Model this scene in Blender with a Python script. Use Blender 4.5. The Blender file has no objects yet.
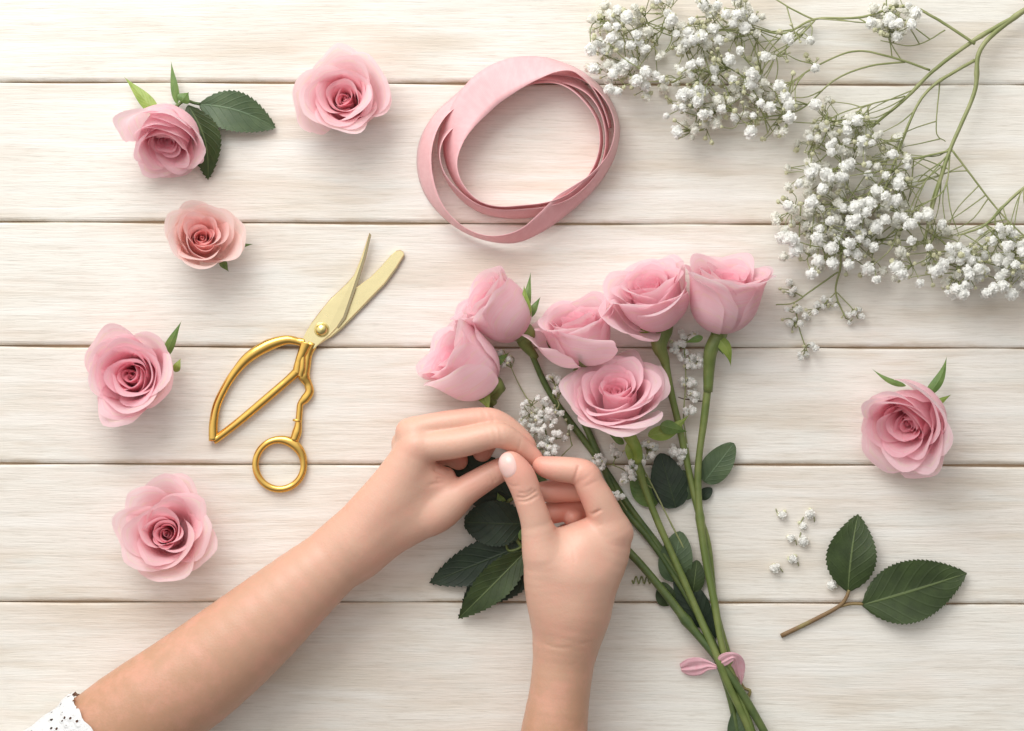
import bpy, math, random
import numpy as np
from mathutils import Vector, Matrix, Quaternion
R = random.Random(7)
NR = np.random.RandomState(7)
S = 0.0007            # metres per photograph pixel on the table top
H = 2600.0            # camera height, same unit
SC = bpy.context.scene
COL = SC.collection

# ------------------------------------------------------------------ helpers
def P(px, py, z=0.0):
    k = (H - z) / H
    return np.array([(px - 512) * k, (365.5 - py) * k, z], float)

def tag(o, label=None, cat=None, group=None, kind=None):
    if label: o['label'] = label
    if cat: o['category'] = cat
    if group: o['group'] = group
    if kind: o['kind'] = kind
    return o

def empty(name, loc, label, cat, group=None):
    o = bpy.data.objects.new(name, None); COL.objects.link(o)
    o.empty_display_size = 0.01
    o.location = Vector(loc) * S
    o['_l'] = 0; del o['_l']
    return tag(o, label, cat, group)

def wloc(o):
    v = Vector((0, 0, 0))
    while o is not None:
        v += o.location; o = o.parent
    return v

class MB:
    """collects vertices, faces and a per-vertex colour-attribute"""
    def __init__(s): s.v = []; s.f = []; s.c = []; s.n = 0; s.uv = []
    def add(s, v, f, c=None, uv=None):
        v = np.asarray(v, float).reshape(-1, 3)
        s.v.append(v)
        s.f += [tuple(i + s.n for i in q) for q in f]
        s.c.append(np.zeros((len(v), 3)) if c is None else np.broadcast_to(np.asarray(c, float), (len(v), 3)))
        s.uv.append(np.zeros((len(v), 2)) if uv is None else np.asarray(uv, float))
        s.n += len(v)
    def build(s, name, mat, parent=None, origin=None, smooth=True):
        v = np.concatenate(s.v) * S
        if parent is not None: o0 = np.array(wloc(parent))
        else: o0 = np.array(origin, float) * S if origin is not None else np.array([v[:, 0].mean(), v[:, 1].mean(), v[:, 2].min()])
        if parent is not None and origin is not None:
            loc = np.array(origin, float) * S - o0; base = np.array(origin, float) * S
        else: loc = np.zeros(3) if parent is not None else o0; base = o0
        me = bpy.data.meshes.new(name)
        me.from_pydata((v - base).tolist(), [], s.f)
        a = me.attributes.new('tint', 'FLOAT_VECTOR', 'POINT')
        a.data.foreach_set('vector', np.concatenate(s.c).astype(np.float32).ravel())
        a = me.attributes.new('puv', 'FLOAT2', 'POINT')
        a.data.foreach_set('vector', np.concatenate(s.uv).astype(np.float32).ravel())
        if smooth: me.polygons.foreach_set('use_smooth', [True] * len(me.polygons))
        me.materials.append(mat); me.update()
        o = bpy.data.objects.new(name, me); COL.objects.link(o)
        o.location = Vector(loc)
        if parent is not None: o.parent = parent
        return o

def gridf(n, m, closed=False):
    f = []
    for i in range(n - 1):
        for j in range(m if closed else m - 1):
            f.append((i * m + j, i * m + (j + 1) % m, (i + 1) * m + (j + 1) % m, (i + 1) * m + j))
    return f

def smooth_poly(pts, n):
    """Catmull-Rom through pts (rows may have any number of columns)"""
    p = np.asarray(pts, float)
    if len(p) == 2:
        t = np.linspace(0, 1, n)[:, None]; return p[0] * (1 - t) + p[1] * t
    q = np.vstack([2 * p[0] - p[1], p, 2 * p[-1] - p[-2]])
    out = []
    for s in np.linspace(0, len(p) - 1 - 1e-9, n):
        i = int(s); t = s - i
        a, b, c, d = q[i], q[i + 1], q[i + 2], q[i + 3]
        out.append(0.5 * (2 * b + (c - a) * t + (2 * a - 5 * b + 4 * c - d) * t * t + (3 * b - a - 3 * c + d) * t ** 3))
    return np.array(out)

def tube(mb, pts, rad, ns=8, c=None, flat=1.0, cap=True, closed=False):
    p = np.asarray(pts, float); n = len(p)
    r = np.broadcast_to(np.asarray(rad, float), (n,))
    if closed: T = np.roll(p, -1, 0) - np.roll(p, 1, 0)
    else: T = np.gradient(p, axis=0)
    T /= np.linalg.norm(T, axis=1)[:, None] + 1e-9
    v = []; up = np.array([0, 0, 1.0])
    for i in range(n):
        t = T[i]
        a = np.cross(up, t)
        if np.linalg.norm(a) < 0.15: a = np.cross(np.array([0.3, 1, 0.]), t)
        a /= np.linalg.norm(a); b = np.cross(t, a)
        for k in range(ns):
            an = 2 * math.pi * k / ns
            v.append(p[i] + r[i] * (math.cos(an) * a + math.sin(an) * flat * b))
    f = gridf(n, ns, True)
    if closed: f += [((n - 1) * ns + j, (n - 1) * ns + (j + 1) % ns, (j + 1) % ns, j) for j in range(ns)]
    elif cap: f += [tuple(range(ns))[::-1], tuple(range((n - 1) * ns, n * ns))]
    u = np.repeat(np.linspace(0, 1, n), ns); w = np.tile(np.arange(ns) / ns, n)
    mb.add(v, f, c, np.stack([u, w], 1))

# ------------------------------------------------------------------ materials
def mat(name):
    m = bpy.data.materials.new(name); m.use_nodes = True
    nt = m.node_tree; b = nt.nodes['Principled BSDF']
    return m, nt, b
def N(nt, t, **k):
    n = nt.nodes.new(t)
    for a, v in k.items(): setattr(n, a, v)
    return n
def mixc(nt, fac, a, b, mode='MIX'):
    n = N(nt, 'ShaderNodeMix', data_type='RGBA', blend_type=mode)
    for s, v in ((0, fac), (6, a), (7, b)):
        if hasattr(v, 'is_linked'): nt.links.new(v, n.inputs[s])
        else: n.inputs[s].default_value = v if s == 0 else (*v, 1)
    return n.outputs[2]
def noise(nt, vec, scale, detail=4, rough=0.55, dist=0.0):
    n = N(nt, 'ShaderNodeTexNoise'); n.inputs['Scale'].default_value = scale
    n.inputs['Detail'].default_value = detail; n.inputs['Roughness'].default_value = rough
    n.inputs['Distortion'].default_value = dist
    if vec is not None: nt.links.new(vec, n.inputs['Vector'])
    return n.outputs[0]
def ramp(nt, x, a, b):
    n = N(nt, 'ShaderNodeMapRange'); n.interpolation_type = 'SMOOTHSTEP'
    nt.links.new(x, n.inputs[0]); n.inputs[1].default_value = a; n.inputs[2].default_value = b
    return n.outputs[0]
def mapping(nt, vec, sc):
    n = N(nt, 'ShaderNodeMapping'); n.inputs['Scale'].default_value = sc
    nt.links.new(vec, n.inputs[0]); return n.outputs[0]
def attr(nt, name):
    return N(nt, 'ShaderNodeAttribute', attribute_name=name).outputs
def bump(nt, b, h, strength, dist):
    n = N(nt, 'ShaderNodeBump'); n.inputs['Strength'].default_value = strength; n.inputs['Distance'].default_value = dist
    nt.links.new(h, n.inputs['Height']); nt.links.new(n.outputs[0], b.inputs['Normal'])
    return n
def math_(nt, op, a, b=0.0):
    n = N(nt, 'ShaderNodeMath', operation=op)
    for i, v in enumerate((a, b)):
        if hasattr(v, 'is_linked'): nt.links.new(v, n.inputs[i])
        else: n.inputs[i].default_value = v
    return n.outputs[0]
def translucent(nt, b, col, fac):
    t = N(nt, 'ShaderNodeBsdfTranslucent'); mx = N(nt, 'ShaderNodeMixShader'); mx.inputs[0].default_value = fac
    out = nt.nodes['Material Output']
    if hasattr(col, 'is_linked'): nt.links.new(col, t.inputs[0])
    else: t.inputs[0].default_value = (*col, 1)
    nt.links.new(b.outputs[0], mx.inputs[1]); nt.links.new(t.outputs[0], mx.inputs[2]); nt.links.new(mx.outputs[0], out.inputs[0])

# whitewashed boards
def m_wood():
    m, nt, b = mat('whitewashed_boards')
    pos = N(nt, 'ShaderNodeTexCoord').outputs['Object']
    t = attr(nt, 'tint')
    off = N(nt, 'ShaderNodeVectorMath', operation='ADD'); nt.links.new(pos, off.inputs[0])
    sc = N(nt, 'ShaderNodeVectorMath', operation='MULTIPLY'); nt.links.new(t[1], sc.inputs[0]); sc.inputs[1].default_value = (3.1, 1.7, 0)
    nt.links.new(sc.outputs[0], off.inputs[1]); v = off.outputs[0]
    warp = noise(nt, mapping(nt, v, (3, 9, 1)), 1.0, 2)
    wv = N(nt, 'ShaderNodeCombineXYZ'); nt.links.new(math_(nt, 'MULTIPLY', warp, 0.012), wv.inputs[1])
    ad = N(nt, 'ShaderNodeVectorMath', operation='ADD'); nt.links.new(v, ad.inputs[0]); nt.links.new(wv.outputs[0], ad.inputs[1]); v2 = ad.outputs[0]
    fine = noise(nt, mapping(nt, v2, (26, 560, 1)), 1.0, 5, 0.65)
    mid = noise(nt, mapping(nt, v2, (13, 210, 1)), 1.0, 5, 0.6, 0.3)
    broad = noise(nt, mapping(nt, v2, (5, 30, 1)), 1.0, 4, 0.6, 0.4)
    blot = noise(nt, mapping(nt, v, (5, 11, 1)), 1.0, 3, 0.6)
    hatch = noise(nt, mapping(nt, v, (60, 900, 1)), 1.0, 3, 0.7)
    base = mixc(nt, ramp(nt, blot, 0.35, 0.7), (0.83, 0.80, 0.74), (0.775, 0.72, 0.655))
    base = mixc(nt, math_(nt, 'MULTIPLY', ramp(nt, broad, 0.46, 0.72), 0.75), base, (0.66, 0.575, 0.475))
    g = math_(nt, 'MULTIPLY', ramp(nt, mid, 0.50, 0.74), 0.34)
    base = mixc(nt, g, base, (0.56, 0.485, 0.405))
    wn = math_(nt, 'MULTIPLY', ramp(nt, fine, 0.52, 0.75), 0.38)
    base = mixc(nt, wn, base, (0.50, 0.435, 0.36))
    base = mixc(nt, math_(nt, 'MULTIPLY', ramp(nt, hatch, 0.50, 0.72), 0.36), base, (0.50, 0.45, 0.38))
    pt = math_(nt, 'MULTIPLY', ramp(nt, noise(nt, mapping(nt, v2, (5, 60, 1)), 1.0, 4, 0.6), 0.5, 0.66), 0.55)
    base = mixc(nt, pt, base, (0.86, 0.835, 0.795))
    # bare wood where the paint is rubbed off the board's rounded edges
    sep = N(nt, 'ShaderNodeSeparateXYZ'); nt.links.new(t[1], sep.inputs[0])
    e2 = math_(nt, 'MULTIPLY', sep.outputs[2], ramp(nt, noise(nt, mapping(nt, v, (22, 70, 1)), 1.0, 5, 0.65), 0.42, 0.62))
    base = mixc(nt, math_(nt, 'MULTIPLY', e2, 0.55), base, (0.50, 0.39, 0.26))
    base = mixc(nt, math_(nt, 'MULTIPLY', ramp(nt, noise(nt, mapping(nt, v, (16, 42, 1)), 1.0, 3), 0.5, 0.7), 0.35), base, (0.79, 0.70, 0.63))
    base = mixc(nt, math_(nt, 'MULTIPLY', ramp(nt, noise(nt, mapping(nt, v, (11, 55, 1)), 1.3, 3), 0.52, 0.7), 0.30), base, (0.74, 0.755, 0.72))
    nt.links.new(base, b.inputs['Base Color'])
    b.inputs['Roughness'].default_value = 0.62
    b.inputs['Specular IOR Level'].default_value = 0.3
    hh = math_(nt, 'ADD', math_(nt, 'MULTIPLY', fine, -0.5), math_(nt, 'MULTIPLY', mid, -0.7))
    hh = math_(nt, 'ADD', hh, math_(nt, 'MULTIPLY', hatch, -0.25))
    bump(nt, b, hh, 0.55, 0.0012)
    return m

def m_simple(name, col, rough=0.5, **k):
    m, nt, b = mat(name); b.inputs['Base Color'].default_value = (*col, 1); b.inputs['Roughness'].default_value = rough
    for a, v in k.items(): b.inputs[a].default_value = v
    return m

def m_petal(name, pale, deep, tinge=(0.93, 0.80, 0.72)):
    # tint.x: 0 heart .. 1 outermost petal; tint.y: 0 petal base .. 1 petal rim; tint.z: random per petal
    m, nt, b = mat(name)
    t = attr(nt, 'tint'); sep = N(nt, 'ShaderNodeSeparateXYZ'); nt.links.new(t[1], sep.inputs[0])
    uv = attr(nt, 'puv')[1]
    heart = ramp(nt, sep.outputs[0], 0.10, 0.95)
    c = mixc(nt, heart, deep, pale)
    rim = ramp(nt, sep.outputs[1], 0.72, 1.0)
    c = mixc(nt, math_(nt, 'MULTIPLY', rim, 0.25), c, (0.98, 0.88, 0.90))  # light caught by the petal edges, painted in as a paler rim
    basey = ramp(nt, sep.outputs[1], 0.42, 0.02)
    c = mixc(nt, math_(nt, 'MULTIPLY', basey, math_(nt, 'MULTIPLY', heart, 0.75)), c, tinge)
    vein = noise(nt, mapping(nt, uv, (34, 1.8, 1)), 1.0, 5, 0.62, 0.5)
    c = mixc(nt, math_(nt, 'MULTIPLY', ramp(nt, vein, 0.42, 0.72), 0.34), c, deep)
    pos = N(nt, 'ShaderNodeTexCoord').outputs['Object']
    bl = noise(nt, pos, 70, 3)
    c = mixc(nt, math_(nt, 'MULTIPLY', ramp(nt, bl, 0.45, 0.75), 0.30), c, (0.98, 0.87, 0.88))
    nt.links.new(c, b.inputs['Base Color'])
    b.inputs['Roughness'].default_value = 0.55; b.inputs['Specular IOR Level'].default_value = 0.28
    b.inputs['Sheen Weight'].default_value = 0.25; b.inputs['Sheen Roughness'].default_value = 0.5
    bump(nt, b, vein, 0.35, 0.0006)
    translucent(nt, b, c, 0.56)
    return m

def m_leaf(name, dark, light, vein=(0.20, 0.26, 0.10), rough=0.42):
    m, nt, b = mat(name)
    uv = attr(nt, 'puv')[1]; sep = N(nt, 'ShaderNodeSeparateXYZ'); nt.links.new(uv, sep.inputs[0])
    pos = N(nt, 'ShaderNodeTexCoord').outputs['Object']
    n1 = noise(nt, pos, 90, 4); c = mixc(nt, ramp(nt, n1, 0.3, 0.72), dark, light)
    # side veins: v - |u|*k stripes
    au = math_(nt, 'ABSOLUTE', sep.outputs[0])
    ph = math_(nt, 'SUBTRACT', sep.outputs[1], math_(nt, 'MULTIPLY', au, 0.30))
    sv = math_(nt, 'ABSOLUTE', math_(nt, 'SINE', math_(nt, 'MULTIPLY', ph, 25.0)))
    svm = ramp(nt, sv, 0.16, 0.0)
    c = mixc(nt, math_(nt, 'MULTIPLY', svm, 0.05), c, vein)
    mid = ramp(nt, au, 0.055, 0.015)
    c = mixc(nt, math_(nt, 'MULTIPLY', mid, 0.6), c, vein)
    nt.links.new(c, b.inputs['Base Color']); b.inputs['Roughness'].default_value = rough
    hh = math_(nt, 'ADD', math_(nt, 'MULTIPLY', ramp(nt, sv, 0.5, 0.0), -0.7), math_(nt, 'MULTIPLY', mid, -0.8))
    hh = math_(nt, 'ADD', hh, math_(nt, 'MULTIPLY', noise(nt, pos, 900, 2), 0.35))
    bump(nt, b, hh, 0.4, 0.0005)
    translucent(nt, b, c, 0.12)
    return m

def m_stem(name, a, c2, rough=0.45):
    m, nt, b = mat(name); uv = attr(nt, 'puv')[1]
    pos = N(nt, 'ShaderNodeTexCoord').outputs['Object']
    n = noise(nt, pos, 60, 4)
    c = mixc(nt, ramp(nt, n, 0.35, 0.68), a, c2)
    n2 = noise(nt, mapping(nt, uv, (3, 14, 1)), 1.0, 4)
    c = mixc(nt, math_(nt, 'MULTIPLY', ramp(nt, n2, 0.5, 0.75), 0.4), c, (a[0] * .6, a[1] * .6, a[2] * .6))
    nt.links.new(c, b.inputs['Base Color']); b.inputs['Roughness'].default_value = rough
    bump(nt, b, n2, 0.3, 0.0006)
    return m

def m_skin():
    # tint.x: redness of finger ends and knuckles; tint.y: tan towards the elbow
    m, nt, b = mat('skin')
    t = attr(nt, 'tint'); sep = N(nt, 'ShaderNodeSeparateXYZ'); nt.links.new(t[1], sep.inputs[0])
    pos = N(nt, 'ShaderNodeTexCoord').outputs['Object']
    c = mixc(nt, sep.outputs[1], (0.70, 0.43, 0.325), (0.46, 0.245, 0.14))
    c = mixc(nt, math_(nt, 'MULTIPLY', ramp(nt, noise(nt, pos, 60, 5, 0.65), 0.38, 0.70), 0.36), c, (0.78, 0.375, 0.29))
    c = mixc(nt, math_(nt, 'MULTIPLY', sep.outputs[0], 0.92), c, (0.76, 0.335, 0.265))
    c = mixc(nt, math_(nt, 'MULTIPLY', ramp(nt, noise(nt, pos, 420, 3), 0.5, 0.75), 0.10), c, (0.60, 0.33, 0.24))
    nt.links.new(c, b.inputs['Base Color']); b.inputs['Roughness'].default_value = 0.40
    b.inputs['Specular IOR Level'].default_value = 0.42
    b.inputs['Subsurface Weight'].default_value = 0.14
    b.inputs['Subsurface Radius'].default_value = (1.0, 0.35, 0.2); b.inputs['Subsurface Scale'].default_value = 0.004
    v = N(nt, 'ShaderNodeTexVoronoi'); v.inputs['Scale'].default_value = 700; nt.links.new(pos, v.inputs['Vector'])
    hh = math_(nt, 'ADD', math_(nt, 'MULTIPLY', v.outputs[0], 0.9), noise(nt, pos, 260, 4))
    hh = math_(nt, 'ADD', hh, math_(nt, 'MULTIPLY', noise(nt, pos, 55, 3), 2.2))
    bump(nt, b, hh, 0.13, 0.0006)
    return m

def m_ribbon(name, col, col2):
    m, nt, b = mat(name); uv = attr(nt, 'puv')[1]
    w = N(nt, 'ShaderNodeTexWave', wave_type='BANDS', bands_direction='X'); w.inputs['Scale'].default_value = 150
    w.inputs['Distortion'].default_value = 0.3; nt.links.new(uv, w.inputs[0])
    n = noise(nt, mapping(nt, uv, (120, 3, 1)), 1.0, 3)
    c = mixc(nt, ramp(nt, n, 0.3, 0.75), col, col2)
    nt.links.new(c, b.inputs['Base Color']); b.inputs['Roughness'].default_value = 0.5
    b.inputs['Sheen Weight'].default_value = 0.3
    b.inputs['Specular IOR Level'].default_value = 0.3
    bump(nt, b, w.outputs[1], 0.12, 0.0003)
    translucent(nt, b, c, 0.16)
    return m

def m_gold(name, col, rough):
    m, nt, b = mat(name); pos = N(nt, 'ShaderNodeTexCoord').outputs['Object']
    b.inputs['Base Color'].default_value = (*col, 1); b.inputs['Metallic'].default_value = 1.0
    nt.links.new(math_(nt, 'ADD', math_(nt, 'MULTIPLY', noise(nt, pos, 200, 3), 0.12), rough - 0.08), b.inputs['Roughness'])
    bump(nt, b, noise(nt, pos, 60, 2), 0.12, 0.0015)
    return m

def m_lace():
    m, nt, b = mat('white_lace')
    pos = N(nt, 'ShaderNodeTexCoord').outputs['Object']
    b.inputs['Base Color'].default_value = (0.80, 0.80, 0.80, 1); b.inputs['Roughness'].default_value = 0.85
    v = N(nt, 'ShaderNodeTexVoronoi'); v.inputs['Scale'].default_value = 200; nt.links.new(pos, v.inputs['Vector'])
    hole = ramp(nt, v.outputs[0], 0.23, 0.18)
    tr = N(nt, 'ShaderNodeBsdfTransparent'); mx = N(nt, 'ShaderNodeMixShader'); out = nt.nodes['Material Output']
    nt.links.new(hole, mx.inputs[0]); nt.links.new(b.outputs[0], mx.inputs[1]); nt.links.new(tr.outputs[0], mx.inputs[2])
    nt.links.new(mx.outputs[0], out.inputs[0])
    w = noise(nt, pos, 1400, 3)
    hh = math_(nt, 'ADD', math_(nt, 'MULTIPLY', ramp(nt, v.outputs[0], 0.55, 0.25), 0.8), w)
    bump(nt, b, hh, 0.8, 0.0012)
    return m

M = dict(
    wood=m_wood(), crack=m_simple('crack_dark', (0.12, 0.085, 0.06), 0.9), gap=m_simple('board_backing', (0.58, 0.44, 0.31), 0.8),
    pink=m_petal('rose_petal', (0.97, 0.78, 0.81), (0.96, 0.51, 0.58)),
    pinkb=m_petal('rose_petal_bouquet', (0.97, 0.77, 0.815), (0.95, 0.52, 0.61)),
    salmon=m_petal('rose_petal_salmon', (0.97, 0.80, 0.765), (0.95, 0.50, 0.49)),
    rosy=m_petal('rose_petal_rosy', (0.97, 0.75, 0.80), (0.95, 0.47, 0.56)),
    leaf=m_leaf('rose_leaf', (0.030, 0.050, 0.013), (0.048, 0.078, 0.020), rough=0.55),
    leafblue=m_leaf('grey_green_leaf', (0.062, 0.10, 0.045), (0.09, 0.135, 0.06), (0.16, 0.24, 0.13), 0.5),
    leafdark=m_leaf('dark_leaf', (0.012, 0.026, 0.012), (0.024, 0.046, 0.02), (0.05, 0.08, 0.03), 0.5),
    sepal=m_leaf('sepal', (0.22, 0.32, 0.05), (0.34, 0.43, 0.10), (0.40, 0.48, 0.18)),
    sepaldark=m_leaf('sepal_dark', (0.10, 0.19, 0.04), (0.18, 0.27, 0.07), (0.25, 0.34, 0.12)),
    stem=m_stem('rose_stem', (0.125, 0.175, 0.042), (0.20, 0.24, 0.072)),
    stemdark=m_stem('rose_stem_dark', (0.06, 0.10, 0.028), (0.12, 0.16, 0.045)),
    twig=m_stem('brown_twig', (0.22, 0.13, 0.06), (0.26, 0.22, 0.08), 0.6),
    gstem=m_stem('gypsophila_stem', (0.22, 0.25, 0.09), (0.33, 0.34, 0.16)),
    white=m_simple('white_petal', (0.96, 0.955, 0.93), 0.7),
    bud=m_simple('cream_bud', (0.72, 0.72, 0.50), 0.7),
    skin=m_skin(), nail=m_simple('nail', (0.82, 0.545, 0.495), 0.30, **{'Coat Weight': 0.25, 'Coat Roughness': 0.2, 'Subsurface Weight': 0.1, 'Subsurface Scale': 0.002}),
    ribbon=m_ribbon('ribbon', (0.86, 0.49, 0.51), (0.90, 0.55, 0.565)),
    bow=m_ribbon('bow_ribbon', (0.92, 0.52, 0.60), (0.95, 0.62, 0.68)),
    gold=m_gold('gold_handle', (0.80, 0.50, 0.13), 0.17), blade=m_gold('gold_blade', (0.96, 0.83, 0.47), 0.28),
    screw=m_gold('gold_screw', (0.80, 0.66, 0.28), 0.22), edge=m_gold('dark_blade', (0.42, 0.36, 0.22), 0.3), lace=m_lace())
def tl(mm, c, f):
    nt = mm.node_tree; translucent(nt, nt.nodes['Principled BSDF'], c, f)
tl(M['white'], (0.96, 0.96, 0.93), 0.42)

# ------------------------------------------------------------------ table top
def tabletop():
    ys = [-470, -335, -195, -55, 83.5, 223.3, 347.3, 464.6, 602.6, 738, 870, 1005, 1135]
    mb = MB(); gap = 0.75; x0, x1 = -560, 1590
    for i in range(len(ys) - 1):
        a, b = ys[i] + gap, ys[i + 1] - gap
        seed = (NR.rand() * 7, NR.rand() * 7)
        prof = [(a, -20, 1), (a, -2.4, 1), (a + 0.5, -1.1, 1), (a + 1.3, -0.35, 0.6), (a + 2.6, 0, 0.15), (a + 7, 0, 0.06), (a + 12, 0, 0)]
        prof += [(a + (b - a) * t, 0, 0) for t in (0.25, 0.45, 0.65)]
        prof += [(b - 20, 0, 0), (b - 9, 0, 0.30 if i == 7 else 0.10), (b - 4.2, 0, 0.35), (b - 2.2, -0.5, 0.9), (b - 0.8, -1.4, 1), (b, -2.8, 1), (b, -20, 1)]
        nx = 60; v = []; c = []
        for k in range(nx):
            px = x0 + (x1 - x0) * k / (nx - 1)
            w = 0.5 * math.sin(px * 0.006 + i) 
            for (py, z, e) in prof:
                yy = py + w + 0.0024 * (px - 512) + (0.5 * math.sin(px * .031 + i * 3) if e > 0.5 else 0)
                v.append((px - 512, 365.5 - yy, z)); c.append((seed[0], seed[1], e))
        mb.add(v, gridf(nx, len(prof)), c)
    o = mb.build('tabletop', M['wood'], None, origin=(0, 0, 0), smooth=False)
    bk = MB(); bk.add([(x0 - 512, 365.5 - 1140, -7), (x1 - 512, 365.5 - 1140, -7), (x1 - 512, 365.5 + 475, -7), (x0 - 512, 365.5 + 475, -7),
                       (x0 - 512, 365.5 - 1140, -24), (x1 - 512, 365.5 - 1140, -24), (x1 - 512, 365.5 + 475, -24), (x0 - 512, 365.5 + 475, -24)],
                      [(0, 1, 2, 3), (4, 7, 6, 5), (0, 4, 5, 1), (1, 5, 6, 2), (2, 6, 7, 3), (3, 7, 4, 0)])
    k = bk.build('backing_board', M['gap'], o, smooth=False)
    cm = MB(); tube(cm, smooth_poly([(678 - 512, 365.5 - 397, -0.1), (684 - 512, 365.5 - 399, 0.1), (691 - 512, 365.5 - 399.6, 0.1), (699 - 512, 365.5 - 401, 0.1), (706 - 512, 365.5 - 401.4, -0.1)], 20), 0.4 + 0.25 * np.sin(np.linspace(0, 3.1, 20)), 6, flat=0.5)
    cr_ = cm.build('crack', M['crack'], o); cr_['label'] = 'short dark crack in the board between the two upright stems'
    tag(o, 'whitewashed wooden boards with dark joints running left to right', None, None, 'structure')
tabletop()

# ------------------------------------------------------------------ leaves
def leaf_mesh(base, tip, width, bow=0.0, fold=0.25, lift=6.0, serr=1.0, shape=0.42, seed=0, nteeth=17, side=0.0, roll=0.0, blunt=0.0):
    """base, tip: world points; width: full width"""
    rr = random.Random(seed)
    base = np.array(base, float); tip = np.array(tip, float)
    d = tip - base; L = np.linalg.norm(d[:2]) + 1e-6
    dx = np.array([d[0], d[1], 0]) / L; dy = np.array([-dx[1], dx[0], 0])
    nv, nu = (nteeth * 6 if serr else 40), 13
    v = []; uv = []
    p0 = rr.random() * 6
    for i in range(nv):
        t = i / (nv - 1)
        # outline
        if blunt > 0: w = (math.sin(math.pi * min(1, t ** (0.75))) ** 0.55 if 0 < t < 1 else 0) * (1 - 0.0 * t)
        else: al = 0.72; be = al * (1 - shape) / shape; w = (t ** al) * ((1 - t) ** be) / ((shape ** al) * ((1 - shape) ** be))
        w = min(w, 1.0)
        tooth = ((t * nteeth) % 1.0)
        for j in range(nu):
            u = -1 + 2 * j / (nu - 1)
            ww = w * width / 2 * (1 + side * (1 if u > 0 else -1))
            e = abs(u) ** 10
            back = 0
            ex = ww * u * (1 + 0.0 * e) + (serr * 1.9 * ((1 - tooth) - 0.5) * e * (1 if u > 0 else -1) if w > 0.12 else 0)
            along = t * L + abs(back) * 0 + (serr * 1.3 * e * (1 if w > 0.1 else 0))
            zz = base[2] * (1 - t) + tip[2] * t + lift * math.sin(math.pi * t) + fold * abs(ex) ** 1.0 * (0.8 + 0.2 * math.sin(3 * t + p0)) \
                + roll * ex + 0.9 * math.sin(t * 9 + p0 + u * 2) * abs(u) * width / 40
            q = base + dx * along + dy * (ex + bow * math.sin(math.pi * t) * L)
            v.append((q[0], q[1], max(zz, 0.6))); uv.append((u, t))
    return v, gridf(nv, nu), uv

def leaf(parent, base, tip, width, mat_='leaf', name='leaf', label=None, **k):
    mb = MB(); v, f, uv = leaf_mesh(base, tip, width, **k); mb.add(v, f, None, uv)
    o = mb.build(name, M[mat_], parent)
    if label: o['label'] = label
    return o

def sepal(parent, b, t, w, mat_='sepal', lift=4, fold=-0.3, bow=0.0, seed=0):
    return leaf(parent, P(*b), P(*t), w, mat_, 'sepal', lift=lift, fold=fold, serr=0, shape=0.30, bow=bow, seed=seed)

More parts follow.
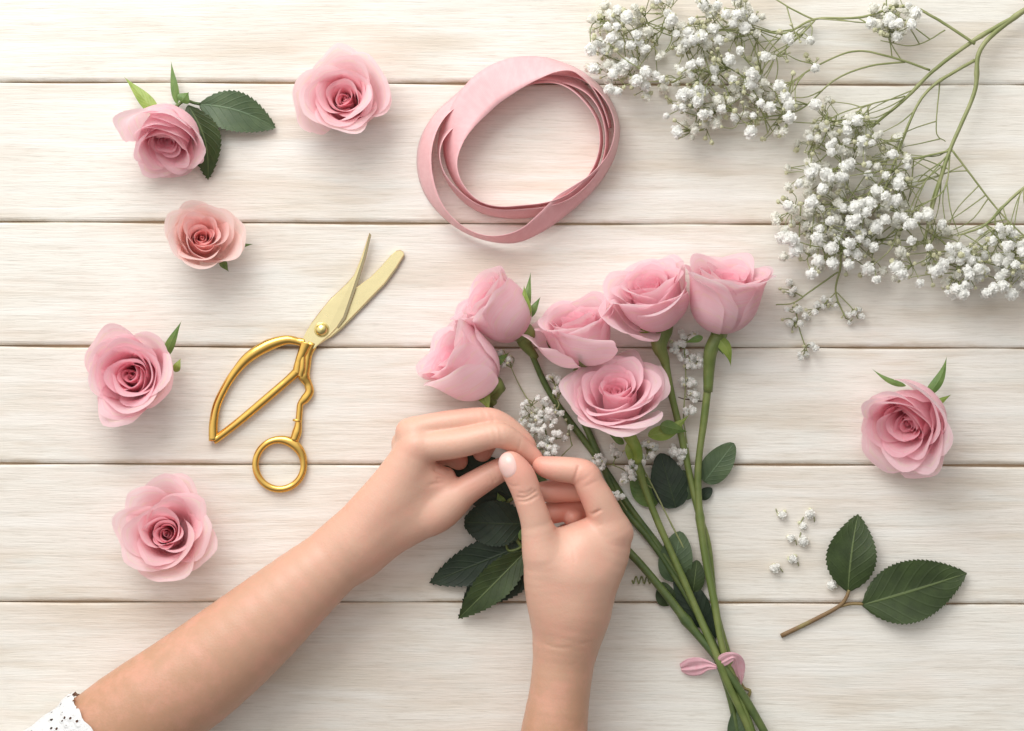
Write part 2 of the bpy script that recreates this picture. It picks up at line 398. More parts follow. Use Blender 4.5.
# ------------------------------------------------------------------ roses
def petal_grid(phi, s, t, prm, rr, outer, nu=19, nv=24):
    Rc, Hh, op, flare, lean = prm['Rc'], prm['H'], prm['open'], prm['flare'], prm['lean']
    a = math.radians(150 - 86 * min(1, t ** 0.6)) * rr.uniform(0.92, 1.1)
    sm = lambda x, lo, hi: max(0, min(1, (x - lo) / (hi - lo))) ** 2 * (3 - 2 * max(0, min(1, (x - lo) / (hi - lo))))
    th0 = math.radians(flare) * (0.22 + 0.78 * sm(t, 0.0, 0.8)) * rr.uniform(0.78, 1.18)
    ln = math.radians(lean) * sm(t, 0.35, 1.0) * rr.uniform(0.8, 1.2)
    tip_i = prm.get('dip', 0.12)
    Ht = Hh * (1 - tip_i * (1 - sm(t, 0.0, 0.55)) - prm.get('drop', 0.12) * sm(t, 0.55, 1.0)) * rr.uniform(0.96, 1.03)
    r0 = s * Rc
    l1 = r0 * math.pi / 2
    l2 = max(Ht - r0 * 0.85, Hh * 0.15)
    l3 = prm['lip'] * sm(t, 0.1, 0.9) * Rc * rr.uniform(0.85, 1.15)
    L = l1 + l2 + l3
    ph1, ph2, ph3 = rr.random() * 6.3, rr.random() * 6.3, rr.random() * 6.3
    skew = rr.uniform(-0.25, 0.25); pt = rr.uniform(0.4, 1.0) * prm.get('point', 1)
    V = []; C = []; UV = []; rnd = rr.random()
    NI = 60
    grid = np.zeros((nv, nu, 3))
    for j in range(nu):
        u = -1 + 2 * j / (nu - 1)
        uu = u + skew * (1 - u * u)
        th = th0 * (0.52 + (0.45 + 0.55 * t) * abs(uu) ** 1.5 * pt + 0.22 * math.sin(2.2 * u + ph1))
        vmax = 1 - 0.20 * abs(u) ** 3.2 + 0.03 * math.sin(4 * u + ph2) * t
        if t > 0.5: vmax += 0.10 * pt * max(0, 1 - abs(uu) * 2.3)
        Lj = L * vmax
        ss = np.linspace(0, Lj, NI)
        psi = np.where(ss < l1, np.radians(4) + (math.pi / 2 - np.radians(2)) * np.clip(ss / max(l1, 1e-3), 0, 1) - ln * np.clip(ss / max(l1, 1e-3), 0, 1), 0)
        top = math.pi / 2 + math.radians(prm.get('inward', 7)) * (1 - t * 0.6) - ln
        mid = (ss >= l1)
        x = np.clip((ss - l1) / max(l2, 1e-3), 0, 1)
        psi = np.where(mid, math.pi / 2 + np.radians(2) - ln + (top - math.pi / 2 - np.radians(2) + ln) * x, psi)
        fs = l1 + l2 * 0.60
        y = np.clip((ss - fs) / (L - fs), 0, 1) ** 1.5
        psi = psi - th * y
        ds = Lj / (NI - 1)
        rr_ = np.concatenate([[0], np.cumsum(np.cos(psi)[:-1]) * ds]) + 0.6
        zz_ = np.concatenate([[0], np.cumsum(np.sin(psi)[:-1]) * ds])
        for i in range(nv):
            v = i / (nv - 1); v = v ** 0.85
            r = np.interp(v * (NI - 1), range(NI), rr_); z = np.interp(v * (NI - 1), range(NI), zz_)
            wfac = 1 - 0.20 * sm(v, 0.75, 1.0) * t
            ang = phi + a * u * wfac
            r *= (1 + 0.075 * u) 
            amp = (0.25 + 0.75 * t) * v ** 2
            r += amp * Rc * 0.05 * (math.sin(3.1 * u + ph2) + 0.6 * math.sin(6.3 * u + ph3))
            z += amp * Rc * 0.05 * math.sin(4.1 * u + ph1)
            grid[i, j] = (r * math.cos(ang), r * math.sin(ang), z)
            C.append((t, v, rnd)); UV.append((u, v + rnd * 7))
    return grid.reshape(-1, 3), gridf(nv, nu), C, UV

def rose_head(parent, cx, cy, zc, az, el, Rc, Hh, mat_, seed, n=26, ncore=12, open_=1.0, flare=95, lean=18, lip=0.40, spin=0, calyx=True, **kw):
    rr = random.Random(seed)
    a = math.radians(az); e = math.radians(el)
    ax = Vector((math.cos(a) * math.cos(e), math.sin(a) * math.cos(e), math.sin(e)))
    q = ax.to_track_quat('Z', 'Y') @ Quaternion((0, 0, 1), spin)
    mid = Vector(P(cx, cy, zc)); org = mid - ax * Hh * kw.get('pivot', 0.55)
    Mx = q.to_matrix(); Mn = np.array(Mx); on = np.array(org)
    prm = dict(Rc=Rc, H=Hh, open=open_, flare=flare, lean=lean, lip=lip, **kw)
    core = MB(); n += 3; ncore += 2
    for i in range(n):
        t = i / (n - 1)
        s = 0.04 + 0.96 * t ** prm.get('pack', 0.95)
        phi = i * math.radians(137.5) + rr.uniform(-0.35, 0.35); s *= 1 + rr.uniform(-0.09, 0.09) * (1 if t < 0.95 else 0)
        g, f, c, uv = petal_grid(phi, s, t, prm, rr, i >= ncore)
        tl_ = math.radians(1.5 + 6.5 * t); rt = np.array(Quaternion((rr.gauss(0, 1), rr.gauss(0, 1), 0.3), rr.gauss(0, tl_)).to_matrix())
        g = (g @ rt.T) @ Mn.T + on
        g[:, 2] = np.maximum(g[:, 2], 0.6 + 0.4 * t)
        if i < ncore: core.add(g, f, c, uv)
        else:
            mb = MB(); mb.add(g, f, c, uv); mb.build('petal', M[mat_], parent)
    core.build('bloom_heart', M[mat_], parent)
    if calyx:
        mb = MB()
        T = [(-0.36, 0.13), (-0.30, 0.19), (-0.20, 0.23), (-0.10, 0.22), (-0.03, 0.28), (0.03, 0.34), (0.08, 0.38)]
        pts = np.array([on + np.array(ax) * Rc * x for x, _ in T]); 
        pts[:, 2] = np.maximum(pts[:, 2], 3)
        tube(mb, pts, [Rc * y * kw.get('cal', 1.0) for _, y in T], 12)
        mb.build('calyx', M['stem'], parent)
    return on, np.array(ax), Mn

def cup_sepals(parent, on, ax, Mn, Rc, Hh, angs, mat_='sepal', seed=0, length=0.95, flare=0.0):
    """sepals hugging the cup's underside; angs: azimuths in the rose's own frame, (angle, length, splay)"""
    for k, (an, ln, sp) in enumerate(angs):
        mb = MB(); nv, nu = 22, 7; v = []; uv = []
        ca, sa = math.cos(an), math.sin(an)
        for i in range(nv):
            t = i / (nv - 1); s = t * ln * Rc
            l1 = Rc * math.pi / 2
            if sp <= 0:
                r = Rc * math.sin(min(s / Rc, math.pi / 2)) + 1.6; z = Rc * (1 - math.cos(min(s / Rc, math.pi / 2))) + max(0, s - l1) - 1.2
            else:
                th = max(-1.2, -sp * t); r = Rc * 0.2 + s * math.cos(th * 1.0); z = 1 + s * math.sin(th) * 0.9
            w = Rc * 0.17 * (1 - t) ** 0.8 * (0.75 + 0.9 * t) + 0.25
            for j in range(nu):
                u = -1 + 2 * j / (nu - 1)
                p = np.array([r * ca - u * w * sa, r * sa + u * w * ca, z - (1.0 * (1 - abs(u)))])
                v.append(p @ Mn.T + on); uv.append((u, t))
        v = np.array(v); v[:, 2] = np.maximum(v[:, 2], 0.8)
        mb.add(v, gridf(nv, nu), None, uv); mb.build('sepal', M[mat_], parent)

LOOSE = 'cut rose heads lying loose on the boards'
# round rose near the top
o = empty('rose', P(343, 96), 'pale pink open rose head at the top between the leafy rose and the ribbon coil', 'rose', LOOSE)
rose_head(o, 346, 102, 24, 110, 80, 26.5, 42, 'pink', 11, n=31, pack=1.02, flare=84, lean=22, lip=0.42, spin=0.6)
# leafy rose
o = empty('rose', P(163, 137), 'pink rose head with a serrated dark leaf and yellow-green sepals, top left', 'rose', LOOSE)
rose_head(o, 170, 131, 29, 262, 42, 30, 38, 'rosy', 22, n=30, pack=1.02, flare=78, lean=18, lip=0.42, spin=1.2, calyx=False)
sepal(o, (158, 114, 22), (123.5, 76, 10), 14, 'sepal', lift=3)
sepal(o, (177, 104, 14), (171, 60, 8), 8, 'sepaldark', lift=3)
sepal(o, (181, 102, 16), (189, 92, 12), 14, 'sepaldark', lift=3)
mb = MB(); tube(mb, smooth_poly([P(170, 112, 18), P(184, 101, 12), P(194, 103, 8), P(200, 104, 7)], 14), [2.6, 2.4, 2, 1.6] + [1.6] * 10, 7); mb.build('stem', M['stemdark'], o)
leaf(o, P(199, 104, 7), P(276, 128, 5), 40, 'leafblue', label='grey-green serrated leaf pointing right', fold=0.16, lift=6, seed=1, side=-0.08, bow=0.06)
leaf(o, P(188, 105, 12), P(208, 180, 4), 34, 'leaf', label='dark serrated leaf half under the rose', fold=0.35, lift=4, seed=2, bow=0.10)
# small salmon rose
o = empty('rose', P(207, 237), 'small salmon pink rosebud head, the smallest of the loose roses, left of the scissor tips', 'rose', LOOSE)
rose_head(o, 202, 240, 25, 60, 74, 24, 36, 'salmon', 33, n=26, pack=1.05, flare=66, lean=14, lip=0.38, spin=2.0)
sepal(o, (228, 248, 14), (254, 244, 10), 7, 'sepaldark')
sepal(o, (221, 260, 12), (229, 272, 6), 8, 'sepaldark')
# many-petalled rose left of scissors
o = empty('rose', P(133, 375), 'full pink rose head with deep pink heart and green sepal, left of the gold scissors', 'rose', LOOSE)
rose_head(o, 135, 377, 25, 150, 80, 31, 42, 'rosy', 44, n=32, pack=1.05, flare=80, lean=22, lip=0.36, spin=0.2)
sepal(o, (164, 358, 16), (182, 320, 22), 10, 'sepaldark')
sepal(o, (175, 372, 14), (181, 358, 14), 8, 'sepal')
# rose at lower left
o = empty('rose', P(168, 525), 'pink rose head with pointed outer petals, lowest of the loose roses above the forearm', 'rose', LOOSE)
rose_head(o, 168, 534, 25, 100, 82, 27, 42, 'pink', 59, n=30, pack=1.0, flare=84, lean=24, lip=0.46, spin=1.0)
# right rose
o = empty('rose', P(911, 421), 'pink rose head turned to one side, alone on the right above the green twig', 'rose', LOOSE)
rose_head(o, 914, 417, 31, 218, 47, 33.5, 46, 'rosy', 66, n=30, pack=1.0, flare=76, lean=18, lip=0.40, spin=0.4, cal=0.6)
sepal(o, (926, 396, 24), (947, 355, 12), 11, 'sepaldark', bow=-0.08)
sepal(o, (906, 386, 20), (871, 368, 12), 6, 'sepaldark', bow=0.08)
sepal(o, (928, 408, 16), (952, 394, 12), 8, 'sepal')

# ------------------------------------------------------------------ bouquet roses
BG = 'long stemmed roses of the bouquet'
def stem_to(parent, pts, rad, mat_='stem', nodes=()):
    p = smooth_poly([P(*q) for q in pts], 46)
    n = len(p); r = np.interp(np.linspace(0, 1, n), np.linspace(0, 1, len(rad)), rad)
    r = r * 0.9 * (1 + 0.035 * np.sin(np.arange(n) * 0.9 + len(pts)))
    for c in nodes:
        r += 1.6 * np.exp(-((np.linspace(0, 1, n) - c) / 0.015) ** 2)
    mb = MB(); tube(mb, p, r, 10); return mb.build('stem', M[mat_], parent)

# B5 upright, right
o = empty('rose', P(724, 296), 'upright pink rose seen from the side, rightmost bloom of the bouquet', 'rose', BG)
on, ax, Mn = rose_head(o, 724, 303, 38, 82, 20, 32, 56, 'pinkb', 107, n=30, flare=84, lean=7, lip=0.30, spin=2.2, point=0.5, drop=0.02, dip=0.04, inward=3, calyx=False)
mb = MB(); tube(mb, smooth_poly([on + ax * 3, on - ax * 4, P(711, 350, 27), P(709, 368, 22), P(708, 392, 20)], 16), np.interp(np.linspace(0, 1, 16), [0, .25, .6, 1], [9.5, 8, 6.5, 4.6]), 12); mb.build('calyx', M['stem'], o)
stem_to(o, [(708, 386, 20), (704, 420, 18), (698, 470, 15), (700, 518, 14), (706, 560, 14), (714, 600, 15), (723, 650, 17), (735, 682, 14), (752, 731, 10), (760, 760, 8)], [4.6, 3.9, 4.1, 4.4, 3.9, 3.8, 3.8], nodes=(0.34,))
sepal(o, (716, 336, 32), (731, 367, 24), 12, 'sepal', bow=0.10, lift=5)
sepal(o, (703, 337, 32), (684, 343, 24), 7, 'sepaldark')
sepal(o, (714, 337, 30), (724, 356, 22), 8, 'sepaldark')
# B4
o = empty('rose', P(648, 292), 'fluted pink rose, second bloom from the right along the top of the bouquet', 'rose', BG)
on, ax, Mn = rose_head(o, 656, 304, 38, 108, 34, 31, 46, 'pinkb', 112, n=32, point=0.9, flare=90, lean=16, lip=0.36, spin=0.3, drop=0.16, dip=0.0, calyx=False)
mb = MB(); tube(mb, smooth_poly([on + ax * 3, on - ax * 4, P(659, 345, 24), P(664, 358, 20), P(666, 366, 18)], 14), np.interp(np.linspace(0, 1, 14), [0, .3, .7, 1], [11, 10.5, 5.5, 4.0]), 12); mb.build('calyx', M['stem'], o)
stem_to(o, [(664, 352, 20), (670, 388, 17), (680, 430, 14), (690, 476, 12), (699, 514, 12), (708, 545, 8), (716, 610, 8), (730, 660, 9), (742, 700, 8), (756, 745, 6)], [4.4, 3.8, 3.8, 3.6, 3.4, 3.4])
cup_sepals(o, on, ax, Mn, 31, 54, [(k, 0.95, 0) for k in (4.1, 5.0)], 'sepal')
sepal(o, (652, 328, 32), (634, 333, 26), 7, 'sepal')
sepal(o, (668, 324, 34), (672, 300, 52), 9, 'sepaldark')
# B3
o = empty('rose', P(578, 330), 'half open pink rose on its side, directly above the fully open bouquet rose', 'rose', BG)
on, ax, Mn = rose_head(o, 581, 341, 32, 104, 20, 34.5, 42, 'pinkb', 123, n=31, point=0.8, flare=88, lean=14, lip=0.34, spin=2.4, drop=0.14, dip=0.0, calyx=False)
mb = MB(); tube(mb, smooth_poly([on + ax * 4, on - ax * 4, P(580, 372, 20), P(574, 384, 14)], 14), np.interp(np.linspace(0, 1, 14), [0, .4, 1], [12, 10, 4]), 12); mb.build('calyx', M['stem'], o)
cup_sepals(o, on, ax, Mn, 33, 50, [(3.6, 1.5, 0), (5.3, 1.4, 0)], 'sepaldark')
stem_to(o, [(577, 376, 16), (575, 400, 9), (592, 440, 7), (619, 501, 7), (650, 540, 7), (676, 578, 7), (702, 622, 9), (722, 662, 12), (738, 700, 10), (752, 745, 7)], [4, 3.8, 3.6, 3.8, 3.8], 'stemdark')
# B1
o = empty('rose', P(498, 305), 'pink rose just above the one nearest the hand, topmost left of the bouquet', 'rose', BG)
on, ax, Mn = rose_head(o, 502, 315, 34, 140, 18, 27.5, 52, 'pinkb', 134, n=28, point=0.6, flare=78, lean=8, lip=0.30, spin=1.7, drop=0.03, dip=0.04, calyx=False)
mb = MB(); tube(mb, smooth_poly([on + ax * 4, on - ax * 4, P(524, 342, 22), P(536, 358, 14)], 14), np.interp(np.linspace(0, 1, 14), [0, .35, 1], [12, 10, 3.5]), 12); mb.build('calyx', M['stem'], o)
sepal(o, (524, 318, 30), (531, 271, 26), 9, 'sepaldark', lift=10)
sepal(o, (528, 318, 34), (541, 296, 30), 8, 'sepaldark')
sepal(o, (526, 322, 40), (524, 284, 44), 12, 'sepal', lift=6)
stem_to(o, [(530, 350, 17), (545, 384, 8), (560, 408, 7), (600, 462, 6), (628, 505, 6), (660, 548, 6), (690, 596, 7), (712, 648, 8), (728, 690, 8), (740, 745, 6)], [3.4, 3.6, 3.6, 3.6], 'stemdark')
# B2
o = empty('rose', P(457, 362), 'pink rose nearest the hand, lowest left bloom of the bouquet, cup turned to the left', 'rose', BG)
on, ax, Mn = rose_head(o, 469, 370, 38, 143, 20, 30.5, 54, 'pinkb', 145, n=28, point=0.6, flare=84, lean=8, lip=0.34, spin=0.5, drop=0.03, dip=0.04, calyx=False)
mb = MB(); tube(mb, smooth_poly([on + ax * 4, on - ax * 4, P(486, 392, 26), P(494, 404, 20)], 14), np.interp(np.linspace(0, 1, 14), [0, .35, 1], [13, 11, 4]), 12); mb.build('calyx', M['stem'], o)
sepal(o, (479, 385, 36), (490, 411, 44), 15, 'sepal')
sepal(o, (492, 366, 26), (510, 352, 20), 9, 'sepaldark')
stem_to(o, [(486, 398, 20), (500, 430, 14), (530, 470, 9), (580, 510, 9), (628, 551, 11), (664, 592, 12), (692, 628, 14), (715, 655, 17), (740, 690, 16), (765, 733, 12), (775, 755, 10)], [4, 4, 4.4, 4.8, 4.4, 4.2], 'stemdark', nodes=(0.58,))
# B6 open rose in front
o = empty('rose', P(617, 395), 'fully open pale pink rose with layered pointed petals in the middle of the bouquet', 'rose', BG)
on, ax, Mn = rose_head(o, 617, 402, 48, 102, 44, 31, 38, 'pinkb', 156, n=36, pack=1.0, flare=96, lean=36, lip=0.46, spin=1.1, drop=0.36, dip=0.0, cal=0.8, calyx=False)
mb = MB(); tube(mb, smooth_poly([on + ax * 5, on - ax * 4, P(636, 448, 30), P(638, 462, 24)], 14), np.interp(np.linspace(0, 1, 14), [0, .35, 1], [10, 7, 4.2]), 12); mb.build('calyx', M['sepal'], o)
stem_to(o, [(637, 455, 25), (642, 480, 18), (655, 515, 16), (668, 545, 15), (685, 583, 15), (700, 618, 16), (716, 654, 20), (728, 684, 18), (746, 722, 12), (756, 750, 10)], [4.2, 3.8, 4, 4.2, 4], 'stem', nodes=(0.08,))
sepal(o, (648, 436, 26), (690, 414, 16), 16, 'sepal', bow=-0.1)
sepal(o, (632, 440, 28), (632, 470, 20), 14, 'sepal')
sepal(o, (660, 425, 30), (688, 432, 18), 14, 'sepaldark')
sepal(o, (624, 444, 24), (607, 432, 20), 7, 'sepaldark')

# ------------------------------------------------------------------ bouquet foliage
o = empty('rose_leaf_spray', P(505, 560), 'spray of dark green leaves under the hands at the lower left of the bouquet', 'leaves')
mb = MB(); tube(mb, smooth_poly([P(560, 480, 8), P(510, 500, 10), P(508, 520, 11), P(516, 538, 11), P(524, 550, 9)], 20), 2.0, 6); mb.build('stem', M['stem'], o)
mb = MB(); tube(mb, smooth_poly([P(517, 532, 12), P(507, 538, 12), P(508, 550, 11), P(518, 549, 12), P(530, 540, 10)], 20), 1.4, 6); mb.build('tendril', M['stem'], o)
leaf(o, P(530, 524, 12), P(464, 522, 9), 46, 'leafdark', fold=0.1, lift=6, seed=5, shape=.5, label='blackish rounded leaf at the top of the spray')
leaf(o, P(528, 543, 10), P(429, 583, 4), 42, 'leafdark', fold=0.12, lift=4, seed=6, label='long dark leaf pointing to the lower left')
leaf(o, P(540, 556, 7), P(462, 604, 2), 46, 'leafdark', fold=0.1, lift=3, seed=7, side=-0.1)
leaf(o, P(527, 550, 18), P(458, 619, 7), 34, 'leaf', fold=0.3, lift=8, seed=8, label='lighter leaf lying on top of the others')
leaf(o, P(514, 498, 10), P(430, 452, 6), 52, 'leafdark', fold=0.1, lift=3, seed=12)
sepal(o, (503, 505, 14), (497, 492, 14), 9, 'sepaldark')
sepal(o, (520, 540, 16), (530, 520, 16), 9, 'sepaldark')

FG = 'grey green leaves among the bouquet stems'
def single_leaf(b, t, w, m, label, blunt=1.0, **k):
    mb = MB(); v, f, uv = leaf_mesh(P(*b), P(*t), w, serr=0, blunt=blunt, **k); mb.add(v, f, None, uv)
    return tag(mb.build('leaf', M[m]), label, 'leaf', FG)
single_leaf((704, 482, 8), (734, 443, 10), 29, 'leafblue', 'round grey-green leaf sticking out to the right of the two upper stems', lift=2, fold=0.05)
single_leaf((676, 508, 5), (660, 453, 5), 36, 'leafdark', 'large dark leaf below the open rose, left of the two upper stems', lift=2, fold=0.05)
single_leaf((656, 506, 3), (630, 472, 4), 26, 'sepaldark', 'mid green leaf directly below the open rose near the hand', blunt=0, lift=2, fold=0.05)
single_leaf((688, 500, 4), (683, 470, 6), 18, 'leafblue', 'small pale leaf tucked behind the left of the two upper stems', lift=2, fold=0.05)
single_leaf((700, 498, 3), (712, 488, 4), 12, 'leafdark', 'tiny dark leaf just under the round leaf', lift=1, fold=0.05)
single_leaf((672, 582, 4), (680, 531, 8), 34, 'leafblue', 'large round grey-green leaf between the crossing stems', lift=3, fold=0.06)
single_leaf((693, 592, 4), (697, 560, 7), 20, 'leaf', 'angular green leaf between the middle and right stems', lift=2, fold=0.05)
single_leaf((668, 606, 3), (662, 582, 4), 20, 'leaf', 'green leaf peeping out left of the lowest stem', lift=1, fold=0.05)
single_leaf((706, 626, 2), (676, 574, 2), 30, 'leafdark', 'long dark leaf in the shade under the crossing stems', lift=1.5, fold=0.03)
single_leaf((736, 750, 4), (737, 703, 8), 19, 'leafblue', 'pale green leaf at the cut end of the bouquet below the pink bow', blunt=0, lift=3, fold=0.2)
single_leaf((712, 640, 2), (712, 606, 3), 14, 'leafdark', 'narrow dark leaf against the rightmost stem', lift=1, fold=0.03)
mb = MB()
tp = [P(632 + 19 * t, 580 + 3.6 * math.sin(t * 22), 2.5 + 1.5 * math.cos(t * 22)) for t in np.linspace(0, 1, 50)]
tube(mb, tp, 0.75, 5); tag(mb.build('tendril', M['gstem']), 'tiny curled olive tendril on the board right of the wrist', 'tendril')

# ------------------------------------------------------------------ twig with two leaves
o = empty('leafy_twig', P(850, 600), 'short brown twig with two serrated dark green leaves, lower right', 'twig')
mb = MB(); tube(mb, smooth_poly([P(781, 636, 2.5), P(812, 621, 3), P(838, 607, 4), P(846, 598, 5), P(849, 590, 5)], 24), np.linspace(2.4, 1.7, 24), 7)
tube(mb, smooth_poly([P(838, 607, 3.5), P(850, 604, 4), P(863, 604, 4)], 12), 1.6, 6)
mb.build('stem', M['twig'], o)
leaf(o, P(848, 592, 5), P(858, 514, 5), 50, 'leaf', label='smaller leaf pointing up', fold=0.12, lift=7, seed=20, bow=0.03)
leaf(o, P(862, 605, 4), P(967, 573, 6), 62, 'leaf', label='larger leaf pointing right', fold=0.10, lift=7, seed=21, nteeth=26)

# ------------------------------------------------------------------ ribbon coil
def strip(mb, A, B, nw=7, thick=0.5, uoff=0.0, ripple=0.0):
    A = np.asarray(A); B = np.asarray(B); n = len(A)
    L = np.concatenate([[0], np.cumsum(np.linalg.norm(np.diff((A + B) / 2, axis=0), axis=1))]) / 700.0 + uoff
    v = []; uv = []
    T = np.gradient((A + B) / 2, axis=0); W = B - A
    Nn = np.cross(T, W); Nn /= np.linalg.norm(Nn, axis=1)[:, None] + 1e-9
    ring = 2 * nw
    for i in range(n):
        for j in range(nw):
            w = j / (nw - 1); rp = ripple * (math.sin(w * 15 + i * 0.11) + 0.5 * math.sin(w * 26 + i * 0.05)) * math.sin(math.pi * w); v.append(A[i] * (1 - w) + B[i] * w + Nn[i] * (thick / 2 + rp)); uv.append((L[i], w))
        for j in range(nw):
            w = 1 - j / (nw - 1); rp = ripple * (math.sin(w * 15 + i * 0.11) + 0.5 * math.sin(w * 26 + i * 0.05)) * math.sin(math.pi * w); v.append(A[i] * (1 - w) + B[i] * w + Nn[i] * (rp - thick / 2)); uv.append((L[i], w))
    mb.add(v, gridf(n, ring, True) + [tuple(range(ring))[::-1], tuple(range((n - 1) * ring, n * ring))], None, uv)

# angle (deg, ccw from the right), outer radius, inner radius, height of outer edge, height of inner edge
K = [(10, 88, 85, 2, 30), (30, 89, 86, 3, 34), (50, 90, 87, 6, 38), (57, 90, 86, 10, 39), (65, 89, 79, 15, 40), (75, 88, 68, 20, 40), (88, 87, 58, 22, 39), (103, 86, 51, 23, 37), (122, 84.5, 47.5, 23, 34), (145, 82.5, 48, 22, 33), (163, 82, 53.5, 20, 35), (180, 82, 62, 12, 36), (197, 81.5, 71, 4, 36),
     (225, 79, 74.5, 2, 36), (270, 66, 62, 2, 36), (315, 71, 67.5, 2, 36), (345, 76.5, 73, 2, 36), (375, 78, 75, 2, 35), (395, 75, 72, 2, 34), (418, 73.5, 68.5, 2, 30), (435, 75, 62, 2, 20), (452, 79, 56, 2, 12), (500, 81, 55, 2, 12), (522, 84, 68, 2, 20),
     (540, 87, 83, 2, 31), (585, 85, 79, 2, 31), (630, 75, 66, 2, 32), (675, 76, 72.5, 2, 33), (705, 82, 79, 2, 33),
     (730, 84.5, 81, 2, 34), (755, 84, 80, 2, 31), (780, 84, 70, 3, 22), (805, 84, 62, 5, 17), (845, 82, 60, 4, 17), (866, 85, 73, 2, 20), (884, 96, 85, 2, 27), (900, 106, 92, 2, 31), (920, 112, 98, 2, 31), (945, 110, 104, 3, 30),
     (968, 105, 100, 6, 32), (985, 100, 88, 10, 32), (1000, 91, 73, 12, 34), (1020, 83, 62, 12, 36), (1037, 82, 64, 11, 37), (1057, 86, 74, 7, 38), (1075, 92, 85, 3, 37), (1090, 96, 91, 2, 36), (1110, 95.5, 90.5, 2, 34), (1130, 92, 84, 2, 26), (1150, 88, 72, 6, 18), (1170, 85, 64, 8, 17)]
Ka = np.array(K, float)
th = np.linspace(Ka[0, 0], Ka[-1, 0], 420)
def cr(x, X, Y):
    # monotone-ish smooth interpolation
    m = np.gradient(Y, X); i = np.clip(np.searchsorted(X, x, side='right') - 1, 0, len(X) - 2)
    h = X[i + 1] - X[i]; t = (x - X[i]) / h
    return (2 * t ** 3 - 3 * t ** 2 + 1) * Y[i] + (t ** 3 - 2 * t ** 2 + t) * h * m[i] + (-2 * t ** 3 + 3 * t ** 2) * Y[i + 1] + (t ** 3 - t ** 2) * h * m[i + 1]
A = []; B = []
for a in th:
    ro, ri, zo, zi = (cr(np.array([a]), Ka[:, 0], Ka[:, k])[0] for k in (1, 2, 3, 4))
    c, s = math.cos(math.radians(a)), math.sin(math.radians(a))
    cxx, cyy = 525, 143
    A.append(P(cxx + ro * c, cyy - ro * s, max(zo, 1))); B.append(P(cxx + ri * c, cyy - ri * s, max(zi, 1)))
mb = MB(); strip(mb, A, B)
rib = mb.build('ribbon', M['ribbon']); tag(rib, 'dusty pink ribbon coiled in loose loops on the boards', 'ribbon')

# little bow round the stems
o = empty('ribbon_bow', P(722, 668), 'small pink ribbon knotted round the lower end of the bouquet stems', 'ribbon bow')
mb = MB()
A = smooth_poly([P(679.5, 664, 8), P(688, 658.5, 12), P(699, 657.5, 12), P(708, 660.5, 14), P(717, 665, 18)], 34)
B = smooth_poly([P(682, 672, 4), P(690, 675.5, 4), P(700, 675, 5), P(708, 670.5, 10), P(717, 669, 16)], 34)
strip(mb, A, B, nw=17, thick=0.3, ripple=0.9); mb.build('ribbon_tail', M['bow'], o)
mb = MB()
A = smooth_poly([P(716, 662, 20), P(720, 655, 27), P(730, 652, 31), P(740, 655, 28), P(745, 664, 20), P(744, 676, 12), P(741, 686, 7)], 40)
B = smooth_poly([P(717, 664, 18), P(725, 666, 22), P(733, 661, 27), P(733, 662, 24), P(731, 668, 16), P(736, 677, 10), P(740, 686, 5)], 40)
strip(mb, A, B, nw=17, thick=0.3, ripple=0.6); mb.build('ribbon_loop', M['bow'], o)
mb = MB()
tw = [P(712 + 16 * math.sin(a) + 6, 667 + 5 * math.sin(a) - 4 * math.cos(a), 12 + 12 * math.cos(a)) for a in np.linspace(0, 2 * math.pi, 30)]
mb2 = MB(); tube(mb2, smooth_poly([P(740, 682, 6), P(744, 688, 4), P(750, 691, 4), P(748, 698, 3)], 12), 1.6, 6)
tube(mb2, smooth_poly([P(744, 688, 4), P(741, 692, 4)], 5), 1.6, 6); mb2.build('knot_end', M['twig'], o)

# ------------------------------------------------------------------ scissors
def extrude(mb, poly, z0, z1, bev=0.7, c=None):
    """flat plate with chamfered rim, poly = photo pixels; z0/z1 may be functions of (px,py)"""
    f0 = z0 if callable(z0) else (lambda x, y: z0)
    f1 = z1 if callable(z1) else (lambda x, y: z1)
    p = np.array(poly, float); c0 = p.mean(0); n = len(p)
    d = np.roll(p, -1, 0) - np.roll(p, 1, 0); nn = np.stack([d[:, 1], -d[:, 0]], 1); nn /= np.linalg.norm(nn, axis=1)[:, None] + 1e-9
    area = np.sum(p[:, 0] * np.roll(p[:, 1], -1) - np.roll(p[:, 0], -1) * p[:, 1])
    if area < 0: nn = -nn
    q = p - nn * bev
    v = [P(x, y, f0(x, y)) for x, y in p] + [P(x, y, f1(x, y) - bev) for x, y in p] + [P(x, y, f1(x, y)) for x, y in q]
    f = gridf(3, n, True) + [tuple(range(n))[::-1], tuple(range(2 * n, 3 * n))]
    mb.add(v, f, c)
sci = empty('scissors', P(310, 360), 'gold stork-style embroidery scissors lying open on the boards', 'scissors')
# upper half with screw: wide tang, narrow blade standing on its edge
up = [(302.7, 339), (307, 330), (312, 322), (321, 310), (331, 298), (338, 291.6), (346, 284), (354, 275), (361, 258), (369.2, 233), (370.6, 234.5), (365, 256), (358, 277), (351, 298), (344, 318), (337.6, 327), (330, 335), (323, 341), (311, 351)]
mb = MB(); extrude(mb, up, lambda x, y: 5.2 + max(0, (300 - y)) * 0.02, lambda x, y: 8.0 + max(0, (300 - y)) * 0.02 - max(0, (290 - y)) * 0.01)
mb.build('blade', M['blade'], sci, smooth=False)
mb = MB(); extrude(mb, [(369.6, 233), (371.3, 235), (366.5, 256), (359.5, 279), (352.5, 299), (345.5, 319), (338, 328.5), (336.8, 326.5), (343.0, 317), (350, 297), (356.6, 277), (363.5, 256)], 7.6, 9.6, 0.4)
mb.build('blade_edge', M['edge'], sci, smooth=False)
